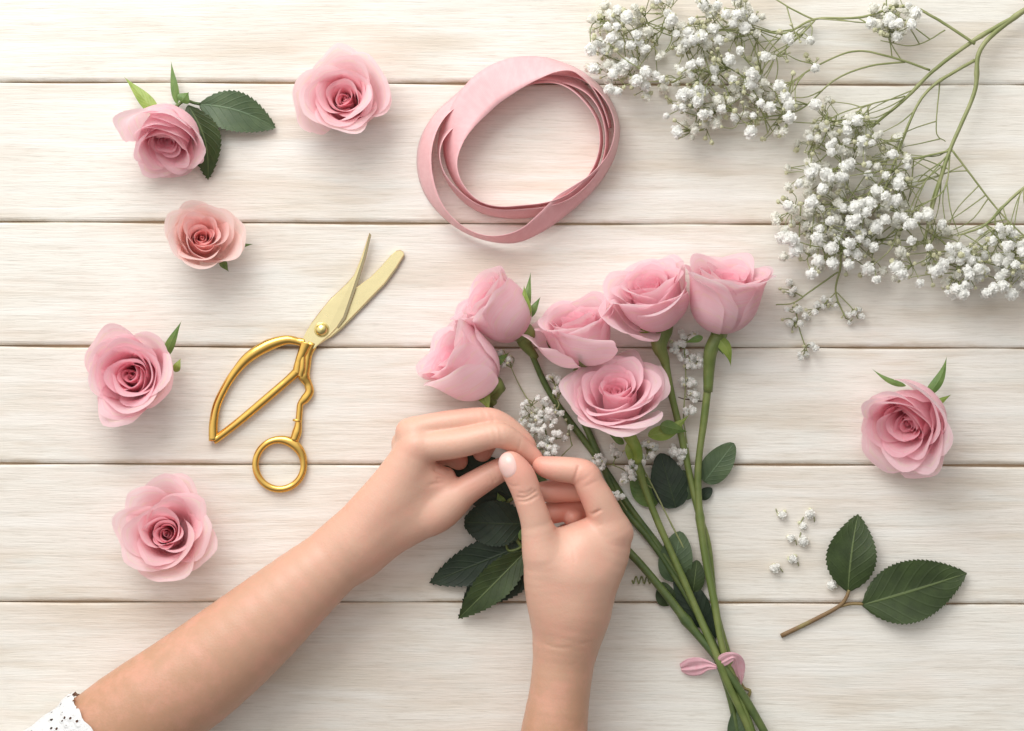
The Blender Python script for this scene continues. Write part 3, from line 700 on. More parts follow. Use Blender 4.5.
lo = [(344, 315), (347, 303), (352, 291), (361, 284), (370, 277.5), (381, 266.5), (391, 255), (396, 250.8), (400, 249.8), (403.3, 251.6), (404.2, 255), (396, 268), (385, 283), (372, 296.5), (360, 309), (342, 327.5), (331, 337), (318, 345), (310, 340), (325, 325)]
mb = MB(); extrude(mb, lo, 1.6, 4.6); b2 = mb.build('blade', M['blade'], sci, smooth=False)
mb = MB(); extrude(mb, [(404.2, 254.5), (404.6, 256), (396.6, 269.5), (385.8, 284.2), (372.6, 298), (360.6, 310.4), (342.5, 329), (331, 338.4), (331, 337), (341.5, 327), (359.6, 308.6), (371.6, 296.2), (384.6, 282.8), (395.6, 267.8)], 1.2, 3.6, 0.3)
mb.build('blade_edge', M['edge'], sci, smooth=False)
mb = MB(); v = []
prof = [(7.6, 7.9), (7.6, 9.2), (7.0, 9.5), (6.4, 9.2), (6.2, 9.6), (5.2, 11.4), (3.4, 12.4), (0.05, 12.8)]
for (r, z) in prof:
    for k in range(28): v.append(P(321.6 + r * math.cos(k * math.pi / 14), 329.7 + r * math.sin(k * math.pi / 14), z))
mb.add(v, gridf(len(prof), 28, True)); mb.build('screw', M['screw'], sci)
# handles
def rod(mb, pts, rad, n=50, ns=14, flat=0.8):
    p = smooth_poly([P(a, b, c) for a, b, c in pts], n)
    r = np.interp(np.linspace(0, 1, n), np.linspace(0, 1, len(rad)), rad); tube(mb, p, r, ns, flat=flat)
mb = MB()
rod(mb, [(304, 343, 6), (298, 341.5, 6), (286, 340, 6), (268, 345.5, 6), (249, 357, 6), (236, 371, 6), (226, 386, 6), (217, 405, 6), (213.5, 424, 6), (213.5, 441, 6)], [4.7, 3.9, 4.7, 6.2, 5.6, 4.3, 4.0, 4.2, 4.5, 4.8])
rod(mb, [(213.5, 440, 6), (219, 437, 6), (241, 420, 6), (266, 399, 6), (288, 380, 6), (298, 371, 6.5)], [4.7, 4.0, 4.1, 4.3, 4.2, 5])
rod(mb, [(307, 343, 7), (303, 352, 7), (299, 362, 7), (297, 373, 6.5)], [6.5, 5.2, 4.2, 5])
mb.build('handle', M['gold'], sci)
mb = MB()
rod(mb, [(312, 343, 4), (308, 354, 5), (306, 366, 5), (304, 376, 5), (308, 384, 5), (309.5, 392, 5), (305, 399, 5), (300.5, 404, 5), (299.5, 411, 5), (298.5, 423, 5), (297, 432, 5), (294, 441, 5)], [6.2, 4.6, 4.8, 6.2, 4.2, 4.6, 4.8, 3.2, 3.3, 3.4, 5.0, 4.6])
rod(mb, [(304.5, 344, 6), (303, 356, 8), (302.5, 368, 8.5), (301, 376, 7)], [3.0, 2.8, 3.4, 4.0])
a = np.linspace(0, 2 * math.pi, 64, endpoint=False)
tube(mb, [P(279.7 + 24.2 * math.cos(t), 464.5 - 24.8 * math.sin(t), 5) for t in a], 3.5 + 1.7 * np.exp(-((a - 0.95) / 0.6) ** 2), 12, flat=0.85, closed=True)
mb.build('handle', M['gold'], sci)
mb = MB(); rod(mb, [(297.6, 419.5, 5), (297.2, 421.8, 5)], [4.8, 4.8], 4); mb.build('collar', M['gold'], sci)

# ------------------------------------------------------------------ gypsophila
def blossom_mesh(name, seed, n, mat_):
    rr = random.Random(seed); mb = MB()
    for i in range(n):
        zz = 1 - 1.55 * (i + 0.5) / n; an = i * 2.399 + rr.uniform(-.4, .4)
        r = math.sqrt(max(0, 1 - zz * zz)); d = np.array([r * math.cos(an), r * math.sin(an), zz + rr.uniform(-.15, .15)])
        d /= np.linalg.norm(d)
        a = np.cross(d, [rr.uniform(-1, 1), rr.uniform(-1, 1), rr.uniform(-1, 1)]); a /= np.linalg.norm(a); b = np.cross(d, a)
        R1 = rr.uniform(0.82, 1.02); w = rr.uniform(0.24, 0.38); cu = rr.uniform(-0.25, 0.25)
        v = []
        for k, (s, ww, bb) in enumerate([(0.2, 0.10, 0), (0.6, 0.7, 0.02), (0.88, 1.0, 0.12), (1.0, 0.6, 0.30)]):
            for u in (-1, 0, 1):
                v.append(d * R1 * s + a * w * ww * u + b * (bb * R1 * (1 if cu > 0 else -1) + 0.12 * abs(u) + cu * s))
        mb.add(np.array(v) / S * 1.0, gridf(4, 3))
    rs0 = np.random.RandomState(seed); v = []
    for i in range(7):
        for k in range(10):
            th_ = math.pi * i / 6; ph = 2 * math.pi * k / 10; r = 0.84 * (1 + 0.09 * rs0.randn())
            v.append((r * math.sin(th_) * math.cos(ph), r * math.sin(th_) * math.sin(ph), r * math.cos(th_)))
    mb.add(np.array(v) / S, gridf(7, 10, True))
    me = mb.build(name, mat_, None, origin=(0, 0, 0)); data = me.data
    bpy.data.objects.remove(me); return data
BL = [blossom_mesh('blossom', k, 30, M['white']) for k in range(5)]
BD = [blossom_mesh('bud', 50 + k, 12, M['bud']) for k in range(2)]

def blossom(parent, p, size, kind=None, name='blossom', rs=R):
    me = kind or BL[rs.randrange(5)]
    o = bpy.data.objects.new(name, me); COL.objects.link(o)
    off = Vector(p) * S
    if parent is not None: o.parent = parent; off -= wloc(parent)
    o.location = off; o.scale = (size * S,) * 3
    q = Vector((rs.gauss(0, .6), rs.gauss(0, .6), 1)).to_track_quat('Z', 'Y') @ Quaternion((0, 0, 1), rs.uniform(0, 6.3))
    o.rotation_mode = 'QUATERNION'; o.rotation_quaternion = q
    return o

def gyp(name, label, mains, areas, origin, zr=(6, 50), size=(4.2, 6.6), budfrac=0.3, seed=1, per=7, thick=1.0, ngroup=None, extra=(), hair=0.0):
    rs = np.random.RandomState(seed); rr = random.Random(seed)
    root = empty(name, P(*origin), label, 'baby\'s breath', ngroup)
    st = MB(); nodes = []
    for (pts, r0, r1) in mains:
        p = smooth_poly([P(*q) for q in pts], 8 * len(pts))
        p[:, :2] += np.cumsum(rs.normal(0, 0.18, (len(p), 2)), axis=0) * 0.5
        rad = np.linspace(r0, r1, len(p))
        if r0 > 2: rad = rad * (1 + 0.25 * np.exp(-((np.arange(len(p)) % 16 - 8) / 1.0) ** 2))
        tube(st, p, rad * 0.82, 7); nodes += [x for x in p[len(p) // 3 if r0 > 2.5 else 3:]]
    F = []
    for (cx, cy, rx, ry, n) in areas:
        for _ in range(n):
            a = rs.rand() * 6.283; q = rs.rand() ** 0.55
            F.append(P(cx + 1.07 * rx * q * math.cos(a), cy + 1.05 * ry * q * math.sin(a), rs.uniform(*zr)))
    for e in extra: F.append(P(*e))
    F = np.array(F); n = len(F)
    # clusters
    k = max(1, n // per); Cn = F[rs.choice(n, k, replace=False)].copy()
    for _ in range(8):
        d = ((F[:, None] - Cn[None]) ** 2).sum(2); lab = d.argmin(1)
        for j in range(k):
            if (lab == j).any(): Cn[j] = F[lab == j].mean(0)
    nodes = np.array(nodes)
    order = sorted(range(k), key=lambda j: ((nodes - Cn[j]) ** 2).sum(1).min())
    rootp = np.array(P(*mains[0][0][0]))
    for j in order:
        if not (lab == j).any(): continue
        c = Cn[j]; dd = np.linalg.norm(nodes - c, axis=1) + 0.30 * np.linalg.norm(nodes - rootp, axis=1)
        a = nodes[dd.argmin()]; D = np.linalg.norm(c - a)
        hub = c - (c - a) / (D + 1e-6) * min(D * 0.5, 11); hub[2] = max(hub[2] - 4, 3)
        mid = (a + hub) / 2 + rs.normal(0, D * 0.07, 3); mid[2] = max(mid[2], 3)
        p = smooth_poly([a, mid, hub], 9); tube(st, p, np.linspace(0.8, 0.5, 9) * thick, 5)
        nodes = np.vstack([nodes, p[3:]])
        for q in F[lab == j]:
            m2 = (hub + q) / 2 + rs.normal(0, 1.8, 3); m2[2] = max(m2[2], 2)
            tube(st, smooth_poly([hub, m2, q], 6), 0.42 * thick, 4, cap=False)
    for _ in range(int(len(F) * hair)):
        a = nodes[rs.randint(len(nodes))]; dd = np.linalg.norm(F - a, axis=1); c = np.where((dd < 60) & (dd > 14))[0]
        if len(c) == 0: continue
        q = F[c[rs.randint(len(c))]]; m2 = (a + q) / 2 + rs.normal(0, 3.5, 3); m2[2] = max(m2[2], 4)
        tube(st, smooth_poly([a, m2, q], 8), np.linspace(0.7, 0.4, 8), 4, cap=False)
    st.build('stem', M['gstem'], root)
    idx = np.argsort(-F[:, 2])
    big = []; rest = []
    for r_, i in enumerate(idx):
        isb = rr.random() < budfrac
        (rest if (isb or len(big) >= 100) else big).append((F[i], isb))
    for q, _ in big: blossom(root, q, rr.uniform(*size), rs=rr)
    if rest:
        mb = MB()
        for q, isb in rest:
            me = (BD if isb else BL)[rr.randrange(2)]
            v = np.empty(len(me.vertices) * 3, np.float32); me.vertices.foreach_get('co', v); v = v.reshape(-1, 3)
            rot = np.array((Vector((rr.gauss(0, .5), rr.gauss(0, .5), 1)).to_track_quat('Z', 'Y') @ Quaternion((0, 0, 1), rr.uniform(0, 6.3))).to_matrix())
            sz = rr.uniform(*size) * (rr.uniform(0.3, 0.55) if isb else 0.9)
            mb.add(v @ rot.T * sz + q, [tuple(f.vertices) for f in me.polygons], 1.0 if isb else 0.0)
        b = mb.build('small_blossoms', M['white2'], root); b['kind'] = 'stuff'; b['label'] = 'mass of small white and cream blossoms and buds'
    return root
# white/cream by attribute
m, nt, b = mat('white_and_cream'); t = attr(nt, 'tint'); c = mixc(nt, t[2], (0.93, 0.92, 0.86), (0.76, 0.75, 0.54))
nt.links.new(c, b.inputs['Base Color']); b.inputs['Roughness'].default_value = 0.7; translucent(nt, b, c, 0.42); M['white2'] = m

gyp('gypsophila_branch', 'large branch of baby\'s breath entering at the top right corner, flower cloud reaching down', [
    ([(1060, -12, 14), (1010, 20, 18), (980, 50, 22), (975, 90, 20), (950, 150, 20), (935, 200, 20), (925, 240, 20)], 3.6, 1.8),
    ([(1020, 14, 18), (975, 40, 20), (935, 70, 18), (905, 100, 16), (870, 130, 14), (850, 160, 14)], 3.0, 1.4),
    ([(975, 60, 20), (935, 85, 22), (915, 110, 24), (895, 160, 26), (880, 200, 24)], 2.2, 1.2),
    ([(952, 150, 20), (905, 162, 22), (880, 182, 24)], 1.5, 1.0), ([(952, 150, 20), (975, 180, 16), (1000, 212, 14), (1030, 240, 12)], 1.4, 0.9),
    ([(940, 78, 20), (936, 130, 14), (945, 142, 10)], 0.9, 0.6), ([(945, 160, 20), (930, 220, 18), (960, 260, 14)], 1.0, 0.8),
    ([(905, 96, 18), (870, 104, 22), (835, 116, 22), (815, 135, 20)], 1.0, 0.6), ([(900, 104, 18), (868, 128, 24), (838, 150, 22)], 0.9, 0.6), ([(915, 110, 24), (898, 150, 28), (896, 190, 26)], 0.9, 0.6),
    ([(880, 124, 16), (850, 120, 18), (822, 124, 18), (780, 122, 16)], 0.9, 0.6), ([(950, 152, 20), (920, 190, 24), (905, 225, 24)], 1.0, 0.6), ([(950, 155, 20), (944, 190, 22), (915, 210, 26), (890, 235, 26)], 1.0, 0.6)],
    [(850, 180, 60, 62, 190), (885, 240, 66, 42, 140), (810, 225, 34, 48, 60), (830, 130, 40, 30, 34), (940, 262, 40, 30, 46)], (960, 80), seed=3, size=(3.6, 7.6), budfrac=0.42, hair=0.35)
gyp('gypsophila_branch', 'branch of baby\'s breath along the top edge, cream flower cloud beside the ribbon', [
    ([(975, 44, 24), (935, 18, 22), (905, 6, 20), (860, 18, 18), (815, 20, 16), (785, 34, 16), (756, 30, 16)], 1.9, 1.2),
    ([(930, 70, 20), (885, 55, 22), (850, 52, 22), (810, 70, 20), (790, 84, 18)], 1.5, 0.9),
    ([(905, 62, 20), (870, 66, 22), (835, 80, 22), (800, 110, 20), (760, 118, 18)], 1.3, 0.9),
    ([(815, 20, 16), (790, 45, 16), (768, 62, 16), (760, 76, 16)], 1.2, 0.8), ([(815, 20, 16), (790, 8, 18), (765, -8, 16)], 1.2, 0.8),
    ([(756, 30, 16), (720, 30, 18), (690, 36, 20), (640, 20, 16), (605, 14, 14)], 1.1, 0.6), ([(945, 30, 22), (915, 45, 20), (880, 40, 18)], 0.9, 0.6)],
    [(722, 62, 42, 62, 190), (640, 52, 52, 44, 110), (700, 110, 34, 34, 60), (765, 112, 34, 28, 50), (690, 12, 70, 20, 60), (893, 18, 22, 24, 44), (800, 50, 30, 26, 16), (606, 34, 20, 28, 26), (612, 70, 22, 20, 20)], (820, 60), seed=5, size=(3.4, 7.2), budfrac=0.5, hair=0.22)
gyp('gypsophila_branch', 'branch of baby\'s breath coming in from the right edge with white blossoms below its stem', [
    ([(1070, 160, 14), (1024, 188, 16), (1005, 205, 16), (985, 225, 14), (958, 236, 12)], 2.4, 1.2),
    ([(1010, 200, 16), (995, 215, 16), (998, 240, 14)], 1.2, 0.8), ([(985, 225, 14), (1010, 250, 14), (1030, 262, 12)], 1.0, 0.7)],
    [(1000, 262, 34, 34, 76), (1040, 260, 30, 34, 40), (965, 270, 22, 26, 34)], (1010, 220), seed=9, size=(3.6, 7.0), budfrac=0.35, hair=0.3)
gyp('gypsophila_sprig', 'thin drooping sprig of baby\'s breath hanging below the big cloud, right of the upright rose', [
    ([(841, 250, 14), (840, 268, 12), (836, 292, 9), (846, 318, 7)], 1.7, 0.9), ([(838, 272, 11), (812, 290, 8), (794, 302, 7), (776, 304, 6)], 1.1, 0.8),
    ([(794, 302, 7), (800, 330, 6), (808, 352, 5)], 0.8, 0.7), ([(836, 292, 9), (824, 305, 7)], 0.8, 0.6), ([(836, 292, 9), (852, 308, 7), (858, 318, 6)], 0.8, 0.6)],
    [(795, 318, 12, 18, 18), (826, 310, 11, 12, 14), (808, 352, 9, 10, 9), (788, 286, 9, 8, 6), (855, 308, 9, 14, 8), (850, 318, 8, 5, 4)], (838, 280), zr=(3, 14), seed=12, size=(2.4, 4.2), budfrac=0.4, per=5)
BG2 = 'sprigs of baby\'s breath in the bouquet'
gyp('gypsophila_sprig', 'sprig of tiny white flowers in the bouquet just above the fingertips', [
    ([(560, 500, 10), (556, 462, 12), (548, 440, 16), (540, 412, 18)], 1.2, 0.8), ([(556, 462, 12), (572, 446, 14)], 0.8, 0.6), ([(545, 428, 16), (530, 408, 14)], 0.8, 0.5)],
    [(538, 414, 19, 16, 46), (532, 436, 15, 14, 36), (552, 428, 18, 20, 30), (536, 446, 12, 6, 18), (556, 384, 12, 8, 16), (548, 450, 14, 6, 14), (505, 358, 6, 8, 8)], (550, 440), zr=(14, 34), seed=21, size=(2.5, 4.0), budfrac=0.25, per=7, ngroup=BG2)
gyp('gypsophila_sprig', 'sprig of tiny white flowers in the bouquet below the open rose', [
    ([(690, 560, 8), (664, 510, 10), (648, 478, 14), (640, 462, 18)], 1.2, 0.8), ([(652, 488, 14), (620, 468, 12), (600, 462, 12)], 0.8, 0.6), ([(630, 516, 8), (620, 500, 12), (617, 494, 14)], 1.0, 0.8)],
    [(630, 470, 9, 9, 16), (643, 456, 9, 7, 16), (655, 448, 7, 6, 12), (618, 451, 8, 7, 12), (598, 462, 6.5, 8, 22), (617, 496, 5.5, 6, 10), (646, 443, 5, 4, 6), (627, 478, 8, 5, 8)], (640, 480), zr=(14, 30), seed=22, size=(2.3, 3.7), budfrac=0.25, per=6, ngroup=BG2)
gyp('gypsophila_sprig', 'sprig of tiny white flowers between the two upright stems at the right of the bouquet', [
    ([(694, 500, 6), (690, 460, 8), (684, 420, 10), (686, 380, 10), (684, 345, 12)], 1.0, 0.7)],
    [(677, 346, 7, 7, 14), (684, 360, 6, 8, 14), (697, 362, 7, 7, 18), (687, 383, 8, 6, 15), (696, 395, 7, 5, 10), (689, 410, 6, 4, 6), (678, 451, 8, 8, 20), (686, 334, 10, 5, 8), (684, 464, 4, 4, 4)], (688, 420), zr=(8, 20), seed=23, size=(2.4, 3.9), budfrac=0.2, per=6, ngroup=BG2)
SG = 'single white blossoms scattered on the board'
for (px, py, r, lab) in [(782, 515, 4.6, 'single white blossom at the left top of the scattered group'), (810, 514, 5.2, 'large white blossom at the right top of the scattered group'),
                         (803, 526, 4.0, 'small white blossom just below the large top one'), (791, 538, 4.4, 'white blossom in the middle of the scattered group, left of its neighbour'),
                         (803, 541, 5.2, 'white blossom touching the middle one on its right'), (793, 559, 4.8, 'white blossom below the middle pair'),
                         (775, 568, 5.6, 'lowest leftmost white blossom of the scattered group'), (832, 585, 5.0, 'white blossom beside the leaf stalk of the brown twig')]:
    o = empty('gypsophila_blossom', P(px, py, 0), lab, 'blossom', SG)
    blossom(o, P(px, py, r * 0.85), r, name='flower')
    for k in range(2): blossom(o, P(px + R.uniform(-4, 4), py + R.uniform(-4, 4), 2.5), r * 0.5, name='bud', kind=BD[k])
    mb = MB(); aa = R.uniform(0, 6.28); tube(mb, smooth_poly([P(px, py, r * .6), P(px + 5 * math.cos(aa), py + 5 * math.sin(aa), 1.5), P(px + 9 * math.cos(aa + .4), py + 9 * math.sin(aa + .4), 0.9)], 6), 0.5, 5)
    mb.build('stem', M['gstem'], o)

# ------------------------------------------------------------------ the person's arms and hands
class Field:
    """signed distance grid in (photo px, photo py, height) space"""
    def __init__(s, lo, hi, h):
        s.h = h; s.lo = np.array(lo, float); s.n = np.ceil((np.array(hi) - s.lo) / h).astype(int) + 1
        s.D = np.full(s.n, 60.0, np.float32)
    def sub(s, a, b):
        i0 = np.clip(np.floor((a - s.lo) / s.h).astype(int), 0, s.n - 1); i1 = np.clip(np.ceil((b - s.lo) / s.h).astype(int) + 1, 0, s.n)
        return tuple(slice(x, y) for x, y in zip(i0, i1))
    def coords(s, sl):
        return np.meshgrid(*[(np.arange(q.start, q.stop) * s.h + s.lo[k]).astype(np.float32) for k, q in enumerate(sl)], indexing='ij')
    def cone(s, a, b, fz=1.0, nrm=(0, 0, 1), D=None):
        a = np.array(a, float); b = np.array(b, float); pa, ra, pb, rb = a[:3], a[3], b[:3], b[3]
        m = 30 + max(ra, rb)
        sl = s.sub(np.minimum(pa, pb) - m, np.maximum(pa, pb) + m)
        X, Y, Z = s.coords(sl); d = pb - pa; L2 = max(float(d @ d), 1e-6)
        x, y, z = X - pa[0], Y - pa[1], Z - pa[2]
        t = np.clip((x * d[0] + y * d[1] + z * d[2]) / L2, 0, 1)
        x -= t * d[0]; y -= t * d[1]; z -= t * d[2]
        if fz != 1.0:
            nn = np.array(nrm, float); nn /= np.linalg.norm(nn)
            q = (x * nn[0] + y * nn[1] + z * nn[2]) * (1 / fz - 1); x += q * nn[0]; y += q * nn[1]; z += q * nn[2]
        ts = t
        return sl, np.sqrt(x * x + y * y + z * z) - (ra + (rb - ra) * ts)
    @staticmethod
    def smin(a, b, k):
        h = np.clip(0.5 + 0.5 * (b - a) / k, 0, 1)
        return b * (1 - h) + a * h - k * h * (1 - h)
    def chain(s, pts, k=5, fz=1.0, nrm=(0, 0, 1)):
        """a chain of tapered segments as its own field"""
        T = np.full(s.n, 60.0, np.float32); k = 0.4
        if len(pts) > 2: pts = smooth_poly(pts, (len(pts) - 1) * 4 + 1)
        for a, b in zip(pts[:-1], pts[1:]):
            sl, d = s.cone(a, b, fz, nrm); T[sl] = s.smin(T[sl], d, k)
        return T
    def join(s, T, root=None, kfar=2.0, knear=12.0, rad=22.0):
        if root is None: s.D = s.smin(s.D, T, knear); return
        sl = tuple(slice(0, q) for q in s.n); X, Y, Z = s.coords(sl)
        g = np.exp(-(((X - root[0]) ** 2 + (Y - root[1]) ** 2 + (Z - root[2]) ** 2) / (rad * rad)))
        s.D = s.smin(s.D, T, kfar + (knear - kfar) * g)
    def crease(s, pts, depth, w):
        """a skin fold: a fine groove along a curve"""
        p = smooth_poly(pts, 14)
        for a, b in zip(p[:-1], p[1:]):
            pass
        m = 3.2 * w; sl = s.sub(p.min(0) - m, p.max(0) + m); X, Y, Z = s.coords(sl)
        d2 = np.full(X.shape, 1e9, np.float32)
        for a, b in zip(p[:-1], p[1:]):
            d = b - a; L2 = max(float(d @ d), 1e-6); x, y, z = X - a[0], Y - a[1], Z - a[2]
            t = np.clip((x * d[0] + y * d[1] + z * d[2]) / L2, 0, 1)
            d2 = np.minimum(d2, (x - t * d[0]) ** 2 + (y - t * d[1]) ** 2 + ((z - t * d[2]) * 0.35) ** 2)
        s.D[sl] += depth * np.exp(-d2 / (w * w))
    def bump(s, c, r, amt):
        c = np.array(c, float); sl = s.sub(c - 3 * r, c + 3 * r); X, Y, Z = s.coords(sl)
        s.D[sl] -= amt * np.exp(-((X - c[0]) ** 2 + (Y - c[1]) ** 2 + (Z - c[2]) ** 2) / (r * r))
    def sample(s, p):
        q = (np.asarray(p, float) - s.lo) / s.h; i = np.clip(np.floor(q).astype(int), 0, s.n - 2); f = q - i; r = 0
        for a in (0, 1):
            for b in (0, 1):
                for c in (0, 1):
                    r = r + s.D[i[..., 0] + a, i[..., 1] + b, i[..., 2] + c] * (f[..., 0] if a else 1 - f[..., 0]) * (f[..., 1] if b else 1 - f[..., 1]) * (f[..., 2] if c else 1 - f[..., 2])
        return r
    def mesh(s):
        """naive surface nets"""
        D = s.D; ins = D < 0
        cnt = sum(ins[a:s.n[0] - 1 + a, b:s.n[1] - 1 + b, c:s.n[2] - 1 + c].astype(np.int8) for a in (0, 1) for b in (0, 1) for c in (0, 1))
        cells = np.argwhere((cnt > 0) & (cnt < 8)); idx = -np.ones(tuple(s.n - 1), np.int64)
        idx[cells[:, 0], cells[:, 1], cells[:, 2]] = np.arange(len(cells))
        acc = np.zeros((len(cells), 3)); num = np.zeros(len(cells))
        cs = [(a, b, c) for a in (0, 1) for b in (0, 1) for c in (0, 1)]
        val = {c: D[cells[:, 0] + c[0], cells[:, 1] + c[1], cells[:, 2] + c[2]].astype(float) for c in cs}
        for c in cs:
            for ax in range(3):
                if c[ax]: continue
                e = list(c); e[ax] = 1; e = tuple(e); va, vb = val[c], val[e]; cr_ = (va < 0) != (vb < 0)
                t = np.where(cr_, va / np.where(cr_, va - vb, 1), 0)
                pt = np.tile(np.array(c, float), (len(cells), 1)); pt[:, ax] += t
                acc[cr_] += pt[cr_]; num[cr_] += 1
        V = (cells + acc / num[:, None]) * s.h + s.lo
        F = []
        for ax in range(3):
            u, w = [(1, 2), (2, 0), (0, 1)][ax]
            a = ins; sl0 = [slice(None)] * 3; sl1 = [slice(None)] * 3; sl0[ax] = slice(0, -1); sl1[ax] = slice(1, None)
            A_, B_ = ins[tuple(sl0)], ins[tuple(sl1)]; E = np.argwhere(A_ != B_)
            ok = (E[:, u] > 0) & (E[:, w] > 0) & (E[:, u] < s.n[u] - 1) & (E[:, w] < s.n[w] - 1); E = E[ok]
            def g(du, dw):
                q = E.copy(); q[:, u] -= du; q[:, w] -= dw; return idx[q[:, 0], q[:, 1], q[:, 2]]
            q = np.stack([g(1, 1), g(0, 1), g(0, 0), g(1, 0)], 1)
            fl = A_[E[:, 0], E[:, 1], E[:, 2]]
            q[~fl] = q[~fl][:, ::-1]
            F.append(q)
        return V, np.concatenate(F)[:, ::-1]   # photo y points down: flip the winding

def to_world(V, zref):
    k = (H - zref) / H
    return np.stack([(V[:, 0] - 512) * k, (365.5 - V[:, 1]) * k, V[:, 2]], 1)

def skin_mesh(fld, name, parent, zref, red, tan):
    V, F = fld.mesh(); ok = (F >= 0).all(1); F = F[ok]
    # light smoothing
    for _ in range(3):
        A_ = np.zeros_like(V); c = np.zeros(len(V))
        for k in range(4):
            np.add.at(A_, F[:, k], V[F[:, (k + 1) % 4]]); np.add.at(A_, F[:, k], V[F[:, (k + 3) % 4]]); np.add.at(c, F[:, k], 2)
        V = V * 0.5 + 0.5 * A_ / np.maximum(c, 1)[:, None]
    r = np.zeros(len(V))
    for (x, y, z, rad, amt) in red:
        r = np.maximum(r, amt * np.exp(-(((V[:, 0] - x) ** 2 + (V[:, 1] - y) ** 2 + (V[:, 2] - z) ** 2) / rad ** 2)))
    tn = tan(V)
    W = to_world(V, zref)
    mb = MB(); mb.add(W, [], np.stack([r, tn, r * 0], 1)); mb.f = F.tolist()
    print(name, len(V), W[:, 2].min())
    return mb.build(name, M['skin'], parent)

def nail(fld, parent, zref, c, axis, n, hl, hw, lift=0.55):
    c = np.array(c, float); n = np.array(n, float); n /= np.linalg.norm(n)
    a = np.array(axis, float); a -= n * (a @ n); a /= np.linalg.norm(a); b = np.cross(n, a)
    nr, na = 9, 36; V = []
    for i in range(nr):
        r = i / (nr - 1)
        for k in range(na):
            an = 2 * math.pi * k / na; ca, sa = math.cos(an), math.sin(an)
            u = hl * r * (abs(ca) ** 0.85) * np.sign(ca) ; w = hw * r * (abs(sa) ** 0.8) * np.sign(sa) * (1 - 0.10 * (ca > 0) * ca)
            p0 = c + a * u + b * w + n * 14; t = 0
            for _ in range(40):
                d = fld.sample(p0 - n * t)
                if d < 0.02 or t > 26: break
                t += d * 0.8
            q = p0 - n * min(t, 26)
            dome = lift * (1 - r ** 6) + (0.15 if r < 1 else -0.5)
            V.append(q + n * dome)
    V = to_world(np.array(V), zref)
    mb = MB(); mb.add(V, gridf(nr, na, True)); return mb.build('nail', M['nail'], parent)

person = empty('person', P(330, 800, 0), 'person reaching in from below, both bare forearms and hands tying the bouquet', 'person')
# --- arm from the lower left, back of the hand up
f = Field((-60, 395, 2), (552, 880, 128), 1.15)
T = f.chain([(-20, 860, 62, 60), (106, 742, 58, 54), (190, 681, 54, 51), (245, 637, 51, 46.5), (300, 589, 49, 38.5), (345, 551, 48, 31)], k=14, fz=0.86)
f.join(T)
T = f.chain([(345, 551, 48, 30), (372, 527, 50, 33), (393, 507, 53, 34), (408, 484, 56, 28)], k=12, fz=0.62, nrm=(0.12, 0.2, 1)); f.join(T, knear=14)
T = f.chain([(352, 545, 48, 26), (390, 491, 56, 20.5), (412, 451, 62, 17.5), (417, 434, 61, 15)], k=10); f.join(T, knear=14)      # middle/index metacarpals
T = f.chain([(362, 540, 50, 24), (400, 490, 60, 18), (419, 449, 66, 15.5)], k=8); f.join(T, knear=12)
T = f.chain([(405, 500, 50, 20), (428, 484, 52, 16), (436, 478, 53, 13), (446, 476, 50, 9)], k=8); f.join(T, knear=14)                                  # web of the thumb
T = f.chain([(360, 556, 44, 20), (392, 533, 46, 20.5), (436, 514, 50, 18.5), (452, 501, 52, 17)], k=10); f.join(T, knear=16)
thumb = f.chain([(430, 516, 50, 17.5), (452, 501, 52, 16), (468, 489, 54, 14.6), (484, 479, 56, 13.4), (498, 471, 58, 12.2), (514, 464, 60, 10.8), (519, 462, 60.5, 8.5)], k=1.6); f.join(thumb, (438, 512, 50), 2.0, 14, 26)
ring = f.chain([(406, 444, 48, 15), (436, 440, 44, 13), (468, 436, 38, 12), (486, 440, 32, 11), (482, 453, 26, 10)], k=1.6); f.join(ring, (408, 446, 48), 2, 12, 20)
pinky = f.chain([(400, 462, 40, 14), (424, 458, 34, 11.5), (446, 456, 28, 10.5), (458, 462, 22, 9.5)], k=1.6); f.join(pinky, (402, 462, 40), 2, 12, 18)
middle = f.chain([(410, 432, 60, 14.5), (430, 426, 64, 12.6), (458, 421.5, 66, 12.6), (486, 419.5, 65, 12.4), (500, 423, 63, 11.6), (514, 432, 60, 10.4), (526, 444, 57, 9.4), (530, 452, 55, 7.5)], k=1.6); f.join(middle, (412, 433, 61), 1.6, 12, 16)
index = f.chain([(416, 447, 65, 15.5), (438, 445, 71, 15.2), (462, 442, 76, 14.6), (486, 436, 79, 13.2), (500, 434.5, 79, 12.8), (512, 440, 75, 11.4), (524, 449, 70, 10), (534, 457, 67, 8.4), (537, 460, 66, 6.8)], k=1.6); f.join(index, (420, 447, 66), 1.6, 13, 18)
for a_, b_, am in [((355, 545, 80), (408, 452, 82), 0.5), ((362, 552, 80), (424, 505, 76), 0.6), ((350, 530, 80), (400, 440, 78), 0.4)]:
    for t_ in np.linspace(0, 1, 9): f.bump([a_[q] * (1 - t_) + b_[q] * t_ for q in range(3)], 7, am * 0.55)
f.bump((416, 443, 78), 9, 1.8); f.bump((413, 428, 74), 7, 1.0)
